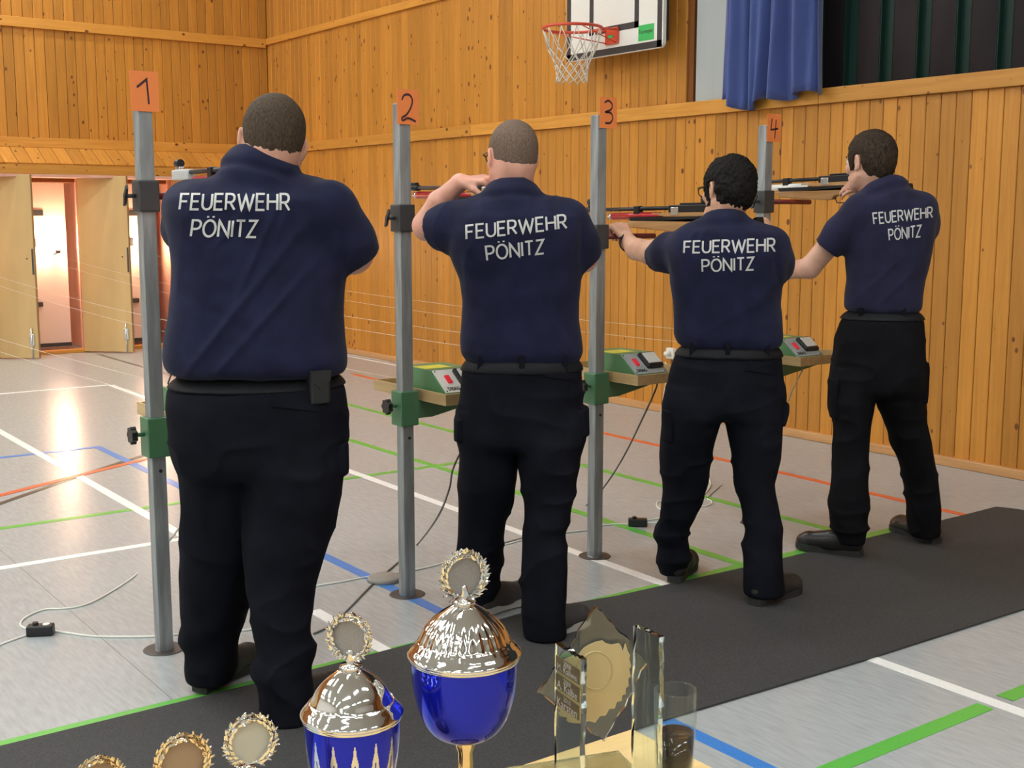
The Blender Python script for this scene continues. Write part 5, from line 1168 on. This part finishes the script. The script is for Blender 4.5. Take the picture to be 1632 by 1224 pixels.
# broken-edge glass award
def award():
    t = empty('glass_award'); tag(t, 'clear glass award with jagged edges, diamond plate and gold film shield', 'award'); h = 1.39
    c0 = P(950, 1080, h); O = np.array((c0[0], c0[1], TZ))
    def plate(corners, thick, nrm, name, m, chip=.0022, seg=9, seed=1, cap=False):
        rg = random.Random(seed); front = []
        cs = [np.array(c_, float) for c_ in corners]; n_ = unit(nrm)
        for i in range(len(cs)):
            a, b_ = cs[i], cs[(i+1) % len(cs)]; e = unit(b_-a); o_ = np.cross(e, n_)
            for k in range(seg): front.append(a+(b_-a)*k/seg+(o_*rg.uniform(-chip, chip) if k else 0))
        nn = len(front); back = [p-n_*thick+unit(np.cross(n_, (0, 0, 1)))*rg.uniform(-chip, chip)*.5 for p in front]
        o = B().add([tuple(p-O) for p in front+back], [tuple(range(nn)), tuple(range(nn, 2*nn))[::-1]]+[(i, (i+1) % nn, nn+(i+1) % nn, nn+i) for i in range(nn)]).build(name, m, t)
        return o
    nb_ = -hf
    plate([P(950, 968, h), P(1035, 1058, h), P(963, 1182, h), P(857, 1105, h)], .006, nb_, 'diamond_plate', 'glassg', .0020, 11, 3)
    A_, B_ = P(885, 1029, 1.375), P(926, 1047, 1.322); zt1 = (A_[2]+B_[2])/2; A_[2] = B_[2] = zt1
    dn = lambda q: np.array((q[0], q[1], TZ+.009)); n1 = np.cross(unit(B_-A_), (0, 0, 1)); n1 = n1 if n1@(-hf) > 0 else -n1
    plate([A_, B_, dn(B_), dn(A_)], .007, n1, 'upright_plate', 'glassg', .0016, 14, 5)
    C_, D_ = P(1009, 999, 1.365), P(1051, 1014, 1.325); C_[2] = D_[2] = (C_[2]+D_[2])/2; n2 = np.cross(unit(D_-C_), (0, 0, 1)); n2 = n2 if n2@(-hf) > 0 else -n2
    plate([C_, D_, dn(D_), dn(C_)], .007, n2, 'upright_plate', 'glassg', .0016, 14, 8)
    # gold film shield in front of the diamond plate
    zz = [(365, 415), (400, 370), (440, 345), (490, 325), (535, 315), (560, 335), (600, 345), (655, 335), (672, 360), (682, 392), (693, 345), (702, 335), (715, 385), (735, 425), (728, 445), (742, 500), (728, 520), (738, 570), (722, 590), (724, 640), (705, 655), (700, 700), (680, 705), (672, 745), (640, 755), (625, 800), (585, 805), (560, 850), (520, 855), (485, 902), (440, 890), (380, 902), (320, 895), (300, 878), (310, 862), (255, 850), (245, 825), (262, 815), (222, 780), (210, 740), (195, 650), (200, 540), (240, 480), (300, 440)]
    h2 = h-.004; pts = [P(840+a*.2239, 950+b_*.2239, h2) for a, b_ in zz]
    sh = B().add([tuple(p-O) for p in pts]+[tuple(p-O+hf*.0008) for p in pts], [tuple(range(len(pts))), tuple(range(len(pts), 2*len(pts)))[::-1]]+[(i, (i+1) % len(pts), len(pts)+(i+1) % len(pts), len(pts)+i) for i in range(len(pts))]).build('shield', 'goldleaf', t)
    cc = P(840+490*.2239, 950+530*.2239, h2-.0006); ring = [tuple(cc-O+rt*.0195*math.cos(a)+np.array((0, 0, .0235*math.sin(a)))) for a in np.linspace(0, 2*math.pi, 41)[:-1]]
    B().tube(ring, .0010, 6, True).build('embossed_ring', 'goldleaf', sh)
    # engraved name plates on the left upright
    e = unit(B_-A_); wd = np.linalg.norm((B_-A_))
    for k, (yr, nm) in enumerate((('2008', 'M. Kallwei'), ('2009', 'A. Kalbe'), ('2010', 'Karsten'))):
        zc = zt1-.022-k*.0215; cen = (A_+B_)/2; cen[2] = zc; f_ = n1*.0006
        q = [cen+f_-e*wd*.46+np.array((0, 0, -.0088)), cen+f_+e*wd*.46+np.array((0, 0, -.0088)), cen+f_+e*wd*.46+np.array((0, 0, .0088)), cen+f_-e*wd*.46+np.array((0, 0, .0088))]
        pl = B().add([tuple(p-O) for p in q]+[tuple(p-O-n1*.0005) for p in q], [(0, 1, 2, 3), (7, 6, 5, 4), (0, 1, 5, 4), (1, 2, 6, 5), (2, 3, 7, 6), (3, 0, 4, 7)]).build('name_plate', 'plate', t)
        ea = e if e@rt > 0 else -e
        Mx = Matrix(((ea[0], 0, n1[0], 0), (ea[1], 0, n1[1], 0), (0, 1, 0, 0), (0, 0, 0, 1)))
        for tx, dz, ww in ((yr, .0042, .28), (nm, -.0035, .78)):
            pp = cen+n1*.0009+np.array((0, 0, dz))-O; text3d(tx, None, wd*ww, 0, 'print', pl, 'engraving', Mx=Matrix.Translation(pp) @ Mx, ext=0)
    # glass foot
    p1_ = np.array((1.015, 1.152)); d1 = unit(np.array((.976-1.015, 1.164-1.152))); d2 = np.array((d1[1], -d1[0])); d2 = d2 if d2[1] < 0 else -d2
    q = [p1_, p1_+d1*.17, p1_+d1*.17+d2*.15, p1_+d2*.15]; vs = [(a-O[0], b_-O[1], z) for z in (.0005, .008) for a, b_ in q]
    B().add(vs, [(3, 2, 1, 0), (4, 5, 6, 7)]+[(i, (i+1) % 4, 4+(i+1) % 4, 4+i) for i in range(4)]).build('foot_plate', 'glassg', t)
    t.location = O
M['plate'] = mat('engraved_dark_gold', (.16, .12, .055), .35, .5)
award()
# glass of cola
g = P(1079, 1098, 1.437); t = empty('drinking_glass'); tag(t, 'tall drinking glass half full of dark cola, right of the glass award', 'glass'); Hh = g[2]-TZ
ro, ri = .0255, .0240
B().lathe([(.0001, .0), (.0205, 0), (.0215, .002), (ro*.93, Hh*.5), (ro, Hh-.0008), (ro-.0008, Hh), (ri, Hh-.0008), (ri*.93, Hh*.5), (.0200, .009), (.0001, .008)], 64).build('tumbler', 'glass', t)
zl = P(1079, 1166, 1.437)[2]-TZ; k = .0200+(ri*.93-.0200)*min(1, (zl-.009)/(Hh*.5-.009))
B().lathe([(.0001, .0084), (.0199, .0092), (k-.0002, zl), (k-.0015, zl-.0006), (.0001, zl-.0008)], 64).build('drink', 'cola', t)
t.location = (g[0], g[1], TZ)
